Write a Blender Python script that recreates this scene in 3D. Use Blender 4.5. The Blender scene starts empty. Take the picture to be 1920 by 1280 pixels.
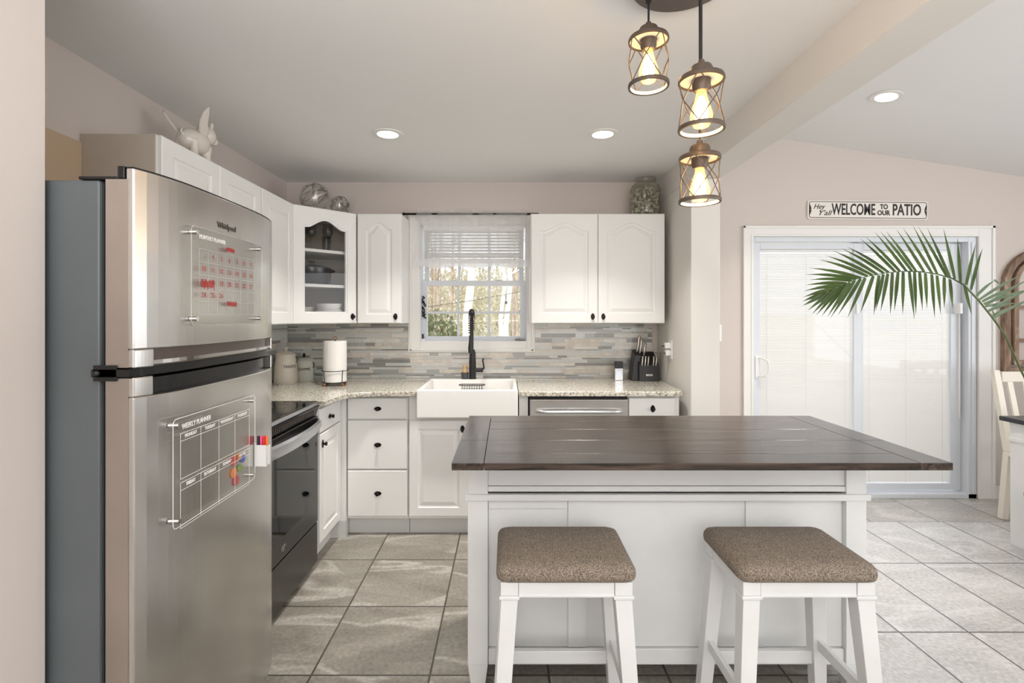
import bpy, bmesh, math, random
from mathutils import Vector, Matrix, Euler
random.seed(7)
S = bpy.context.scene
COL = S.collection
PI = math.pi
# ------------------------------------------------------------------ camera, world, lights, exposure
F, CX, CY, H = 940.0, 950.0, 592.0, 1.384      # focal length in px, vanishing point, eye height (1920x1280 frame)
cd = bpy.data.cameras.new('camera'); cam = bpy.data.objects.new('camera', cd); COL.objects.link(cam)
cam.location = (0, 0, H); cam.rotation_euler = (PI/2, 0, 0)
cd.sensor_width = 36.0; cd.sensor_fit = 'HORIZONTAL'; cd.lens = F*36/1920
cd.shift_x = (960-CX)/1920; cd.shift_y = (CY-640)/1920; cd.clip_start = 0.05; cd.clip_end = 200
S.camera = cam
S.view_settings.view_transform = 'Standard'; S.view_settings.look = 'None'
S.view_settings.gamma = 1.0; S.view_settings.use_curve_mapping = False
S.view_settings.exposure = 0.03
w = bpy.data.worlds.new('world'); S.world = w; w.use_nodes = True
wb = w.node_tree.nodes['Background']; wb.inputs[0].default_value = (0.94, 0.965, 1.0, 1); wb.inputs[1].default_value = 1.65

def area(name, loc, rot, sx, sy, power, color=(1, 1, 1), spread=PI, shape='RECTANGLE'):
    l = bpy.data.lights.new(name, 'AREA'); l.shape = shape; l.size = sx; l.size_y = sy
    l.energy = power; l.color = color; l.spread = spread
    o = bpy.data.objects.new(name, l); COL.objects.link(o); o.location = loc; o.rotation_euler = rot
    return o
sun = bpy.data.lights.new('sun', 'SUN'); sun.energy = 3.2; sun.angle = math.radians(3); sun.color = (1, .95, .86)
so = bpy.data.objects.new('sun', sun); COL.objects.link(so); so.rotation_euler = (math.radians(48), 0, math.radians(-25)); so.location = (0, 0, 8)
area('rear_fill_light', (1.1, -3.05, 1.55), (PI/2, 0, 0), 3.2, 1.7, 52, (.97, .985, 1.0))  # added area lamp at the rear wall, brightens the kitchen from behind the camera
area('right_fill_light', (5.05, 0.9, 1.45), (PI/2, 0, PI/2), 3.0, 1.5, 62, (.93, .965, 1.0))  # side fill added on the unseen right wall to brighten the dining side
area('ceiling_fill_uplight', (.1, -1.3, 1.3), (PI, 0, 0), 2.2, 2.0, 118, (.98, .985, 1.0))  # upward fill added out of view, lifts the kitchen ceiling
area('dining_fill_uplight', (3.3, -.6, 1.3), (PI, 0, 0), 1.6, 1.6, 34, (.97, .98, 1.0))  # second added uplight, brightens the sloped dining ceiling

# ------------------------------------------------------------------ helpers
def P(px, py, d): return Vector(((px-CX)*d/F, d, H-(py-CY)*d/F))
def PX(px, d): return (px-CX)*d/F
def PZ(py, d): return H-(py-CY)*d/F
def lin(c):
    r = []
    for v in c:
        v = v/255.0
        r.append(v/12.92 if v <= .04045 else ((v+.055)/1.055)**2.4)
    return (r[0], r[1], r[2], 1)

class NT:
    def __init__(s, name):
        s.m = bpy.data.materials.new(name); s.m.use_nodes = True; s.t = s.m.node_tree
        s.t.nodes.clear(); s.out = s.n('ShaderNodeOutputMaterial')
    def n(s, ty, **kw):
        nd = s.t.nodes.new(ty)
        for k, v in kw.items(): setattr(nd, k, v)
        return nd
    def l(s, a, b): s.t.links.new(a, b)
    def bsdf(s, col=(200, 200, 200), rough=.5, metal=0.0):
        b = s.n('ShaderNodeBsdfPrincipled'); b.inputs['Base Color'].default_value = lin(col)
        b.inputs['Roughness'].default_value = rough; b.inputs['Metallic'].default_value = metal
        s.l(b.outputs[0], s.out.inputs[0]); s.b = b; return b
    def coord(s, scale=(1, 1, 1), kind='Object'):
        tc = s.n('ShaderNodeTexCoord'); mp = s.n('ShaderNodeMapping'); mp.inputs['Scale'].default_value = scale
        s.l(tc.outputs[kind], mp.inputs[0]); return mp.outputs[0]
    def noise(s, vec, scale=5, detail=3, rough=.5, dist=0):
        n = s.n('ShaderNodeTexNoise'); s.l(vec, n.inputs['Vector']); n.inputs['Scale'].default_value = scale
        n.inputs['Detail'].default_value = detail; n.inputs['Roughness'].default_value = rough; n.inputs['Distortion'].default_value = dist
        return n.outputs['Fac']
    def ramp(s, fac, stops):
        r = s.n('ShaderNodeValToRGB'); e = r.color_ramp.elements
        while len(e) < len(stops): e.new(.5)
        for i, (p, c) in enumerate(stops): e[i].position = p; e[i].color = lin(c)
        s.l(fac, r.inputs[0]); return r.outputs[0]
    def mix(s, fac, a, b, mode='MIX'):
        m = s.n('ShaderNodeMix', data_type='RGBA', blend_type=mode)
        for sock, v in ((m.inputs[0], fac), (m.inputs[6], a), (m.inputs[7], b)):
            if hasattr(v, 'is_output') or isinstance(v, bpy.types.NodeSocket): s.l(v, sock)
            else: sock.default_value = v
        return m.outputs[2]
    def bump(s, h, strength=.2, dist=.002):
        b = s.n('ShaderNodeBump'); b.inputs['Strength'].default_value = strength; b.inputs['Distance'].default_value = dist
        s.l(h, b.inputs['Height']); s.l(b.outputs[0], s.b.inputs['Normal'])

def mat(name, col, rough=.5, metal=0.0, var=0.0, vscale=8, bump=0, spec=None):
    t = NT(name); t.bsdf(col, rough, metal)
    if var or bump:
        v = t.coord(); f = t.noise(v, vscale, 4)
        if var:
            lo = tuple(max(0, c*(1-var)) for c in col); hi = tuple(min(255, c*(1+var)) for c in col)
            t.l(t.ramp(f, [(.3, lo), (.7, hi)]), t.b.inputs['Base Color'])
        if bump: t.bump(f, bump)
    if spec is not None: t.b.inputs['Specular IOR Level'].default_value = spec
    return t.m
def emit(name, col, strength):
    t = NT(name); e = t.n('ShaderNodeEmission'); e.inputs[0].default_value = lin(col); e.inputs[1].default_value = strength
    t.l(e.outputs[0], t.out.inputs[0]); return t.m
def clear(name, tint=(245, 250, 250), rough=.02, refl=1.0):
    t = NT(name); a = t.n('ShaderNodeBsdfTransparent'); a.inputs[0].default_value = lin(tint)
    g = t.n('ShaderNodeBsdfGlossy'); g.inputs['Roughness'].default_value = rough
    lw = t.n('ShaderNodeLayerWeight'); fr = t.n('ShaderNodeMath', operation='POWER'); fr.inputs[1].default_value = 4.0; t.l(lw.outputs['Facing'], fr.inputs[0])
    mx = t.n('ShaderNodeMixShader'); mt = t.n('ShaderNodeMath', operation='MULTIPLY_ADD'); mt.inputs[1].default_value = .75*refl; mt.inputs[2].default_value = .03*refl
    t.l(fr.outputs[0], mt.inputs[0]); t.l(mt.outputs[0], mx.inputs[0]); t.l(a.outputs[0], mx.inputs[1]); t.l(g.outputs[0], mx.inputs[2])
    t.l(mx.outputs[0], t.out.inputs[0]); return t.m
def sheer(name, col, transp, transl=.5):
    t = NT(name); a = t.n('ShaderNodeBsdfTransparent'); d = t.n('ShaderNodeBsdfDiffuse'); tl = t.n('ShaderNodeBsdfTranslucent')
    d.inputs[0].default_value = lin(col); tl.inputs[0].default_value = lin(col)
    m1 = t.n('ShaderNodeMixShader'); m1.inputs[0].default_value = transl; t.l(d.outputs[0], m1.inputs[1]); t.l(tl.outputs[0], m1.inputs[2])
    m2 = t.n('ShaderNodeMixShader'); m2.inputs[0].default_value = transp; t.l(m1.outputs[0], m2.inputs[1]); t.l(a.outputs[0], m2.inputs[2])
    t.l(m2.outputs[0], t.out.inputs[0]); return t.m

M = {}
M['wall'] = mat('wall_paint', (207, 197, 190), .75, bump=.05, vscale=60)
M['ceil'] = mat('ceiling_paint', (234, 233, 231), .8, bump=.04, vscale=40)
M['partwall'] = mat('lit_partition_tone', (220, 216, 210), .75, bump=.05, vscale=60)  # wall tone lightened so partition and beam read as lit faces
M['trim'] = mat('trim_paint', (232, 230, 226), .4)
M['vinyl'] = mat('window_vinyl', (216, 220, 226), .35)
M['cab'] = mat('cabinet_paint', (234, 233, 230), .38, bump=.03, vscale=30)
M['toe'] = mat('toe_kick_paint', (205, 205, 202), .45)
M['panel'] = mat('greige_panel', (196, 185, 170), .6)
M['tan'] = mat('tan_panel', (196, 172, 145), .65)
M['bronze'] = mat('oiled_bronze', (30, 26, 24), .35, .6)
M['black'] = mat('matte_black', (24, 24, 25), .4)
M['blackp'] = mat('black_plastic', (18, 18, 19), .3)
M['blackglass'] = mat('black_glass', (9, 9, 10), .04)
M['chrome'] = mat('chrome', (215, 215, 215), .12, 1.0)
M['ceramic'] = mat('white_ceramic', (236, 234, 230), .12)
M['cream'] = mat('cream_ceramic', (226, 218, 204), .3)
M['sage'] = mat('pale_sage_enamel', (210, 210, 198), .35)
M['figurine'] = mat('figurine_glaze', (214, 206, 196), .25)
M['paper'] = mat('paper_towel', (238, 235, 230), .9, bump=.3, vscale=120)
M['white'] = mat('white_plastic', (236, 236, 234), .35)
M['copper'] = mat('aged_copper', (170, 120, 84), .3, .9)
M['furn'] = mat('distressed_white_paint', (220, 221, 220), .42, var=.02, vscale=5)
M['fabric_dark'] = mat('dark_pot_enamel', (40, 34, 38), .2)
M['glass'] = clear('clear_glass', (252, 252, 252), .02, .7); M['cabglass'] = clear('cabinet_glass', (250, 250, 250), .02, .45); M['doorglass'] = clear('patio_glass', (253, 253, 253), .05, .5)
M['jarglass'] = clear('jar_glass', (246, 246, 242), .03, 1.0)
M['acrylic'] = clear('clear_acrylic', (252, 252, 251), .08, 1.3)
M['etched'] = mat('etched_white', (245, 243, 240), .6); M['etchfaint'] = sheer('faint_etching', (240, 238, 236), .7, .1)
M['redink'] = sheer('red_marker_ink', (205, 90, 84), .55, .2)
M['sheer'] = sheer('sheer_curtain', (250, 249, 249), .54, .7)
M['hem'] = sheer('sheer_hem', (250, 250, 251), .35, .7)
M['slat'] = sheer('blind_slat', (242, 241, 240), 0.0, .57)
M['slatin'] = sheer('faux_wood_slat', (242, 242, 242), 0.0, .35)
M['bulbglass'] = clear('amber_bulb_glass', (255, 240, 210), .03, 1.0)
def glow(m, col, k):
    t_ = m.node_tree; out = [n for n in t_.nodes if n.type == 'OUTPUT_MATERIAL'][0]; src = out.inputs[0].links[0].from_socket
    e = t_.nodes.new('ShaderNodeEmission'); e.inputs[0].default_value = lin(col); e.inputs[1].default_value = k
    a = t_.nodes.new('ShaderNodeAddShader'); t_.links.new(src, a.inputs[0]); t_.links.new(e.outputs[0], a.inputs[1]); t_.links.new(a.outputs[0], out.inputs[0])
glow(M['bulbglass'], (255, 214, 150), .7)
M['filament'] = emit('glowing_filament', (255, 214, 150), 40)
M['lens'] = emit('downlight_lens', (255, 250, 240), 9)
M['led'] = emit('blue_led', (150, 170, 255), 3)
M['leafin'] = mat('dried_leaf', (188, 184, 174), .6, var=.25, vscale=30)

def stainless(name, col, rough=.27, sc=(3, 3, 300), aniso=.0):
    t = NT(name); t.bsdf(col, rough, 1.0); v = t.coord(sc); f = t.noise(v, 1.0, 2)
    r = t.n('ShaderNodeMapRange'); r.inputs['To Min'].default_value = rough-.004; r.inputs['To Max'].default_value = rough+.006
    t.l(f, r.inputs[0]); t.l(r.outputs[0], t.b.inputs['Roughness'])
    v2 = t.coord((1.5, 1.5, 1.0)); f2 = t.noise(v2, 3, 5)
    a = tuple(c*.95 for c in col); b = tuple(min(255, c*1.03) for c in col)
    t.l(t.ramp(f2, [(.35, a), (.7, b)]), t.b.inputs['Base Color'])
    if aniso:
        tg = t.n('ShaderNodeTangent', direction_type='RADIAL', axis='Z'); t.l(tg.outputs[0], t.b.inputs['Tangent']); t.b.inputs['Anisotropic'].default_value = aniso
    return t.m
M['steel'] = stainless('brushed_stainless', (212, 209, 205), .26, aniso=.6)
M['steelside'] = stainless('door_edge_steel', (178, 168, 160), .5)
M['darksteel'] = stainless('black_stainless', (98, 96, 94), .32)
M['handle'] = stainless('bright_steel', (205, 206, 210), .25)
M['grey'] = mat('fridge_grey_side', (92, 98, 100), .38, var=.03, vscale=3)
M['gunmetal'] = mat('pewter_metal', (112, 102, 96), .35, .7)
M['ringmetal'] = mat('silver_strap_metal', (188, 184, 178), .38, .75)

def tile_mat(name, tw, th, offx, offy, c1, c2, vein, grout, rough, offset=0.0):
    t = NT(name); t.bsdf((150, 150, 150), rough)
    tc = t.n('ShaderNodeTexCoord'); mp = t.n('ShaderNodeMapping'); mp.inputs['Location'].default_value = (offx, offy, 0)
    t.l(tc.outputs['Object'], mp.inputs[0]); v = mp.outputs[0]
    def brick(ca, cb, mo, ms):
        b = t.n('ShaderNodeTexBrick'); b.offset = offset; b.squash = 1.0; b.inputs['Scale'].default_value = 1.0
        b.inputs['Color1'].default_value = ca; b.inputs['Color2'].default_value = cb; b.inputs['Mortar'].default_value = mo
        b.inputs['Mortar Size'].default_value = ms; b.inputs['Mortar Smooth'].default_value = 0.05; b.inputs['Bias'].default_value = 0
        b.inputs['Brick Width'].default_value = tw; b.inputs['Row Height'].default_value = th; t.l(v, b.inputs['Vector']); return b
    rnd = brick((0, 0, 0, 1), (1, 1, 1, 1), (0, 0, 0, 1), 0.0)
    sc = t.n('ShaderNodeVectorMath', operation='MULTIPLY_ADD'); sc.inputs[1].default_value = (23, 17, 31)
    st = t.n('ShaderNodeVectorMath', operation='MULTIPLY'); st.inputs[1].default_value = (1.0, 2.6, 1)
    t.l(v, st.inputs[0]); t.l(rnd.outputs['Color'], sc.inputs[0]); t.l(st.outputs[0], sc.inputs[2])
    f = t.noise(sc.outputs[0], 1.6, 8, .6, 1.2)
    body = t.ramp(f, [(.25, c1), (.5, tuple((a+b)/2 for a, b in zip(c1, c2))), (.75, c2)])
    f2 = t.noise(sc.outputs[0], .8, 3, .5, .8)
    vr = t.n('ShaderNodeValToRGB'); e = vr.color_ramp.elements
    e[0].position = .47; e[0].color = (0, 0, 0, 1); e[1].position = .53; e[1].color = (0, 0, 0, 1); m_ = e.new(.5); m_.color = (.5, .5, .5, 1)
    t.l(f2, vr.inputs[0])
    c = t.mix(vr.outputs[0], body, lin(vein))
    f3 = t.noise(v, 60, 3); c = t.mix(.32, c, t.ramp(f3, [(.3, (110, 106, 100)), (.7, (225, 222, 216))]), 'OVERLAY')
    g = brick((0, 0, 0, 1), (0, 0, 0, 1), (1, 1, 1, 1), .0042)
    t.l(t.mix(g.outputs['Fac'], c, lin(grout)), t.b.inputs['Base Color'])
    inv = t.n('ShaderNodeMath', operation='SUBTRACT'); inv.inputs[0].default_value = 1; t.l(g.outputs['Fac'], inv.inputs[1])
    t.bump(inv.outputs[0], .6, .002)
    return t.m
M['tileC'] = tile_mat('daylit_kitchen_tile', .4575, .4575, .2955+.4575*10, -3.369+.4575*20, (160, 156, 151), (190, 187, 182), (212, 210, 206), (96, 92, 90), .3)  # kitchen tile grid again, door daylight put into the lighter colours
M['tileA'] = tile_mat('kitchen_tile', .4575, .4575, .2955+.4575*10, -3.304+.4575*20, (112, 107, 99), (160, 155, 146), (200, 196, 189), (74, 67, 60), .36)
M['tileB'] = tile_mat('daylit_dining_tile', .3035, .612, -1.7186+.3035*20, -2.195+.612*10, (178, 177, 176), (206, 205, 204), (220, 219, 218), (96, 92, 90), .28)  # base colours lightened to carry the daylight from the patio door

def granite():
    t = NT('granite'); t.bsdf((190, 185, 170), .12); v = t.coord()
    f1 = t.noise(v, 22, 6, .65, .6); f2 = t.noise(v, 70, 5, .75, .2)
    c1 = t.ramp(f1, [(.3, (150, 148, 138)), (.5, (205, 200, 186)), (.72, (222, 218, 208))])
    c2 = t.ramp(f2, [(.38, (48, 42, 38)), (.45, (140, 128, 110)), (.53, (212, 207, 194)), (.7, (236, 234, 226))])
    t.l(t.mix(.72, c1, c2), t.b.inputs['Base Color']); return t.m
M['granite'] = granite()
def wood(name, stops, rough, sc=(2, 40, 40), bump=.25):
    t = NT(name); t.bsdf((80, 70, 60), rough); v = t.coord(sc); f = t.noise(v, 1.2, 8, .65, 1.0)
    t.l(t.ramp(f, stops), t.b.inputs['Base Color']); t.bump(f, bump, .001); return t.m
M['darkwoodx'] = wood('dark_stained_oak', [(.36, (26, 20, 17)), (.5, (60, 48, 41)), (.66, (92, 77, 66))], .22)
M['darkwoody'] = wood('dark_stained_oak_end', [(.36, (26, 20, 17)), (.5, (60, 48, 41)), (.66, (92, 77, 66))], .22, (40, 2, 40))
M['tabledark'] = wood('black_stained_top', [(.3, (28, 29, 32)), (.7, (48, 49, 54))], .3)
M['archwood'] = wood('distressed_brown_wood', [(.35, (92, 70, 56)), (.55, (150, 124, 104)), (.72, (196, 180, 162))], .7, (8, 8, 3))
M['barewood'] = mat('beech_wood', (196, 160, 112), .5)
def fabric(name, a, b):
    t = NT(name); t.bsdf(a, .95); v = t.coord()
    f = t.noise(v, 420, 2, .6); c = t.ramp(f, [(.40, a), (.60, b)])
    f2 = t.noise(v, 35, 3); c = t.mix(.25, c, t.ramp(f2, [(.3, (100, 95, 90)), (.7, (160, 155, 150))]), 'OVERLAY')
    t.l(c, t.b.inputs['Base Color']); t.bump(f, .5, .001); return t.m
M['fabric'] = fabric('woven_seat_fabric', (84, 76, 68), (172, 158, 142))
M['fabric2'] = fabric('grey_seat_fabric', (165, 155, 145), (190, 180, 170))
def leafmat(name, a, b):
    t = NT(name); t.bsdf(a, .45); v = t.coord(); f = t.noise(v, 6, 3)
    t.l(t.ramp(f, [(.3, a), (.7, b)]), t.b.inputs['Base Color'])
    tl = t.n('ShaderNodeBsdfTranslucent'); tl.inputs[0].default_value = lin(b); mx = t.n('ShaderNodeMixShader'); mx.inputs[0].default_value = .35
    t.l(t.b.outputs[0], mx.inputs[1]); t.l(tl.outputs[0], mx.inputs[2]); t.l(mx.outputs[0], t.out.inputs[0]); return t.m
M['palm'] = leafmat('palm_leaf', (52, 72, 36), (86, 110, 54))
M['palmpale'] = leafmat('palm_leaf_pale', (92, 114, 84), (122, 142, 112))
M['stem'] = mat('palm_stem', (96, 108, 66), .5)
M['lawn'] = mat('pale_lawn', (214, 210, 196), .9, var=.12, vscale=.6)
M['bark'] = mat('grey_bark', (150, 136, 120), .9, var=.2, vscale=4)
M['barkpale'] = mat('pale_bark', (220, 214, 206), .9, var=.08, vscale=4)
M['brush'] = leafmat('spring_brush', (150, 148, 118), (206, 200, 172))
M['brushgreen'] = leafmat('evergreen_brush', (78, 92, 58), (122, 130, 92))

def wl(o):
    v = Vector((0, 0, 0))
    while o: v += o.location; o = o.parent
    return v
def tag(o, label=None, cat=None, group=None, kind=None):
    if label: o['label'] = label
    if cat: o['category'] = cat
    if group: o['group'] = group
    if kind: o['kind'] = kind
    return o
def thing(name, label, cat, loc=(0, 0, 0), group=None):
    o = bpy.data.objects.new(name, None); COL.objects.link(o); o.location = loc; o.empty_display_size = .05
    return tag(o, label, cat, group)
R90 = Matrix.Rotation(PI/2, 4, 'Z'); R45 = Matrix.Rotation(PI/4, 4, 'Z')
def T(x, y, z): return Matrix.Translation((x, y, z))

class MB:
    def __init__(s, M4=None): s.bm = bmesh.new(); s.M = M4; s.mi = 0
    def face(s, vs):
        try:
            f = s.bm.faces.new(vs); f.material_index = s.mi; return f
        except ValueError: return None
    def v(s, p): return s.bm.verts.new(p)
    def box(s, x0, y0, z0, x1, y1, z1):
        x0, x1 = min(x0, x1), max(x0, x1); y0, y1 = min(y0, y1), max(y0, y1); z0, z1 = min(z0, z1), max(z0, z1)
        c = [s.v((x, y, z)) for x in (x0, x1) for y in (y0, y1) for z in (z0, z1)]
        for q in ((0, 1, 3, 2), (4, 6, 7, 5), (0, 4, 5, 1), (2, 3, 7, 6), (0, 2, 6, 4), (1, 5, 7, 3)): s.face([c[i] for i in q])
        return s
    def hexa(s, lo, hi):          # two quads (4 points each, same winding) -> closed solid
        a = [s.v(p) for p in lo]; b = [s.v(p) for p in hi]
        s.face(a[::-1]); s.face(b)
        for i in range(4): s.face([a[i], a[(i+1) % 4], b[(i+1) % 4], b[i]])
        return s
    def taper(s, cx0, cy0, z0, wx0, wy0, cx1, cy1, z1, wx1, wy1):
        q = lambda cx, cy, z, a, b: [(cx-a/2, cy-b/2, z), (cx+a/2, cy-b/2, z), (cx+a/2, cy+b/2, z), (cx-a/2, cy+b/2, z)]
        return s.hexa(q(cx0, cy0, z0, wx0, wy0), q(cx1, cy1, z1, wx1, wy1))
    def prism(s, pts, lo, hi, ax='z'):
        def mk(p, h): return {'z': (p[0], p[1], h), 'y': (p[0], h, p[1]), 'x': (h, p[0], p[1])}[ax]
        a = [s.v(mk(p, lo)) for p in pts]; b = [s.v(mk(p, hi)) for p in pts]
        s.face(a[::-1]); s.face(b)
        for i in range(len(pts)): j = (i+1) % len(pts); s.face([a[i], a[j], b[j], b[i]])
        return s
    def lathe(s, prof, c=(0, 0, 0), seg=32, R=None):
        rings = []
        for r, z in prof:
            if r < 1e-6: rings.append([s.v(s._r(R, (0, 0, z), c))])
            else: rings.append([s.v(s._r(R, (r*math.cos(2*PI*k/seg), r*math.sin(2*PI*k/seg), z), c)) for k in range(seg)])
        for a, b in zip(rings, rings[1:]):
            for k in range(seg):
                j = (k+1) % seg
                if len(a) == 1 and len(b) == 1: continue
                if len(a) == 1: s.face([a[0], b[j], b[k]])
                elif len(b) == 1: s.face([a[k], a[j], b[0]])
                else: s.face([a[k], a[j], b[j], b[k]])
        return s
    def _r(s, R, p, c):
        p = Vector(p)
        if R is not None: p = R @ p
        return p+Vector(c)
    def closedring(s, r0, r1, z0, z1, c=(0, 0, 0), seg=40, R=None):
        return s.lathe([(r0, z0), (r1, z0), (r1, z1), (r0, z1), (r0, z0)], c, seg, R)
    def tube(s, pts, r, seg=8, closed=False, taper=None):
        pts = [Vector(p) for p in pts]; n = len(pts); rings = []; up = None
        for i, p in enumerate(pts):
            if closed: t = pts[(i+1) % n]-pts[i-1]
            else: t = pts[min(i+1, n-1)]-pts[max(i-1, 0)]
            t.normalize()
            if up is None: up = Vector((0, 0, 1)) if abs(t.z) < .9 else Vector((1, 0, 0))
            side = t.cross(up)
            if side.length < 1e-5: side = t.cross(Vector((0, 1, 0)))
            side.normalize(); up = side.cross(t).normalized()
            rr = r if taper is None else r*(1+(taper-1)*i/(n-1))
            rings.append([s.v(p+side*rr*math.cos(2*PI*k/seg)+up*rr*math.sin(2*PI*k/seg)) for k in range(seg)])
        m = n if closed else n-1
        for i in range(m):
            a, b = rings[i], rings[(i+1) % n]
            for k in range(seg): j = (k+1) % seg; s.face([a[k], a[j], b[j], b[k]])
        if not closed: s.face(rings[0][::-1]); s.face(rings[-1])
        return s
    def ball(s, c, r, seg=20, sc=(1, 1, 1), R=None):
        prof = [(math.cos(a)*r, math.sin(a)*r) for a in [(-PI/2)+PI*i/12 for i in range(13)]]
        n0 = len(s.bm.verts); s.lathe(prof, (0, 0, 0), seg); s.bm.verts.ensure_lookup_table()
        for v in s.bm.verts[n0:]:
            p = Vector((v.co.x*sc[0], v.co.y*sc[1], v.co.z*sc[2]))
            if R is not None: p = R @ p
            v.co = p+Vector(c)
        return s
    def build(s, name, mats, parent=None, bevel=0, smooth=False, subsurf=0, seg=2, remesh=0):
        bm = s.bm
        if s.M is not None: bm.transform(s.M)
        bmesh.ops.recalc_face_normals(bm, faces=bm.faces[:])
        me = bpy.data.meshes.new(name)
        if parent is not None: loc = Vector((0, 0, 0)); off = wl(parent)
        else:
            xs = [v.co.x for v in bm.verts]; ys = [v.co.y for v in bm.verts]; zs = [v.co.z for v in bm.verts]
            off = Vector(((min(xs)+max(xs))/2, (min(ys)+max(ys))/2, min(zs))); loc = off
        bm.transform(Matrix.Translation(-off))
        bm.to_mesh(me); bm.free()
        for m in (mats if isinstance(mats, (list, tuple)) else [mats]): me.materials.append(M[m] if isinstance(m, str) else m)
        if smooth:
            for p in me.polygons: p.use_smooth = True
            me.set_sharp_from_angle(angle=math.radians(40))
        o = bpy.data.objects.new(name, me); COL.objects.link(o); o.location = loc; o.parent = parent
        if remesh:
            r = o.modifiers.new('remesh', 'REMESH'); r.mode = 'VOXEL'; r.voxel_size = remesh; r.use_smooth_shade = True
            sm = o.modifiers.new('smooth', 'SMOOTH'); sm.iterations = 4
        if bevel:
            b = o.modifiers.new('bevel', 'BEVEL'); b.width = bevel; b.segments = seg; b.limit_method = 'ANGLE'; b.angle_limit = math.radians(35)
            b.harden_normals = False
        if subsurf: q = o.modifiers.new('subsurf', 'SUBSURF'); q.levels = subsurf; q.render_levels = subsurf
        return o
def struct(mb, name, mats, parent=None, **k):
    o = mb.build(name, mats, parent, **k); o['kind'] = 'structure'; return o
def worldspace(o):            # keep texture coordinates in metres of the room
    l = o.location.copy(); o.data.transform(Matrix.Translation(l)); o.location = (0, 0, 0); return o
def text(string, size, M4, parent, m, name='lettering', xs=1.0, shear=0.0, bold=0.0, extrude=.0006, align='CENTER', fitw=None):
    cu = bpy.data.curves.new(name, 'FONT'); cu.body = string; cu.size = size; cu.shear = shear; cu.offset = bold; cu.extrude = extrude
    cu.align_x = align; cu.align_y = 'CENTER'; cu.resolution_u = 3
    tmp = bpy.data.objects.new('tmp', cu); COL.objects.link(tmp); dg = bpy.context.evaluated_depsgraph_get()
    me = bpy.data.meshes.new_from_object(tmp.evaluated_get(dg)); bpy.data.objects.remove(tmp); bpy.data.curves.remove(cu)
    if fitw: xs_ = [v.co.x for v in me.vertices]; xs = fitw/(max(xs_)-min(xs_))
    me.transform(Matrix.Diagonal((xs, 1, 1, 1))); me.transform(M4)
    off = wl(parent) if parent else Vector((0, 0, 0)); me.transform(Matrix.Translation(-off))
    me.materials.clear(); me.materials.append(M[m]); me.name = name
    o = bpy.data.objects.new(name, me); COL.objects.link(o); o.parent = parent; return o
FB = Matrix.Rotation(PI/2, 4, 'X')                 # text facing the camera (-Y)
FX = Matrix.Rotation(PI/2, 4, 'Z') @ FB            # text facing +X
def copy_tree(o, parent=None):
    c = o.copy(); COL.objects.link(c)
    if parent is not None: c.parent = parent
    for ch in list(o.children): copy_tree(ch, c)
    return c

# ------------------------------------------------------------------ the room
YW = 3.80; XL = -1.666; ZC = 2.395
def cells(mb, xs, zs, holes, y0, y1, axis='y'):
    for a, b in zip(xs, xs[1:]):
        for c, d in zip(zs, zs[1:]):
            mx, mz = (a+b)/2, (c+d)/2
            if any(h[0] < mx < h[1] and h[2] < mz < h[3] for h in holes): continue
            mb.box(a, y0, c, b, y1, d)
WIN = (-.655, .150, 1.19, 2.075); DOOR = (1.86, 3.565, 0, 1.985)
mb = MB()
cells(mb, [XL-.12, WIN[0], WIN[1], 1.32, DOOR[0], DOOR[1], 5.3], [0, 1.19, 1.985, 2.075, 3.1], [WIN, DOOR], YW, YW+.14)
struct(mb, 'wall_back', 'wall')
mb = MB(); mb.prism([(XL, 3.80), (XL, 1.19+.12), (XL, 1.19), (-1.096, 1.19), (-1.096, -3.2), (-1.9, -3.2), (-1.9, 3.80)], 0, 3.1)
struct(mb, 'wall_left', 'wall')
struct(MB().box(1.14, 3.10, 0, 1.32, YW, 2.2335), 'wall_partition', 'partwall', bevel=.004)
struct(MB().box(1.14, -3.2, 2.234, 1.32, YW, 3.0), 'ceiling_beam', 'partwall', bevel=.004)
struct(MB().box(5.2, -3.2, 0, 5.3, YW+.1, 3.1), 'wall_right', 'wall')
struct(MB().box(-1.9, -3.3, 0, 5.3, -3.2, 3.1), 'wall_rear', 'wall')
struct(MB().box(-1.9, -3.3, ZC, 1.16, YW+.1, ZC+.1), 'ceiling', 'ceil')
zc = lambda x: 2.725-.158*(x-2.09)
mb = MB(); mb.prism([(1.30, zc(1.30)), (5.3, zc(5.3)), (5.3, zc(5.3)+.1), (1.30, zc(1.30)+.1)], -3.3, YW+.1, 'y'); struct(mb, 'ceiling', 'ceil')
# floor: kitchen tiles, narrower dining tiles
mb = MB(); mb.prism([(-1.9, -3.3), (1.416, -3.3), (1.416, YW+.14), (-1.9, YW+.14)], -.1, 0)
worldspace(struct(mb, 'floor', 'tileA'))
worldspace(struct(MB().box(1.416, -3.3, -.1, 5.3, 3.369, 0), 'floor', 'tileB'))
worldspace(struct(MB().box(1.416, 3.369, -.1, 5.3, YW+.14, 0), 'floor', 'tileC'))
struct(MB().box(3.69, YW-.014, 0, 5.2, YW, .10), 'baseboard_back', 'trim', bevel=.003)
struct(MB().box(1.32, YW-.014, 0, 1.785, YW, .10), 'baseboard_back', 'trim', bevel=.003)
struct(MB().box(-1.0955, -3.2, 0, -1.083, 1.19, .10), 'baseboard_left', 'trim', bevel=.003)
struct(MB().box(5.186, -3.2, 0, 5.2, YW, .10), 'baseboard_right', 'trim', bevel=.003)
struct(MB().box(XL, 1.35, 1.72, XL+.008, 1.955, 2.062), 'trim_1', 'tan')

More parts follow.
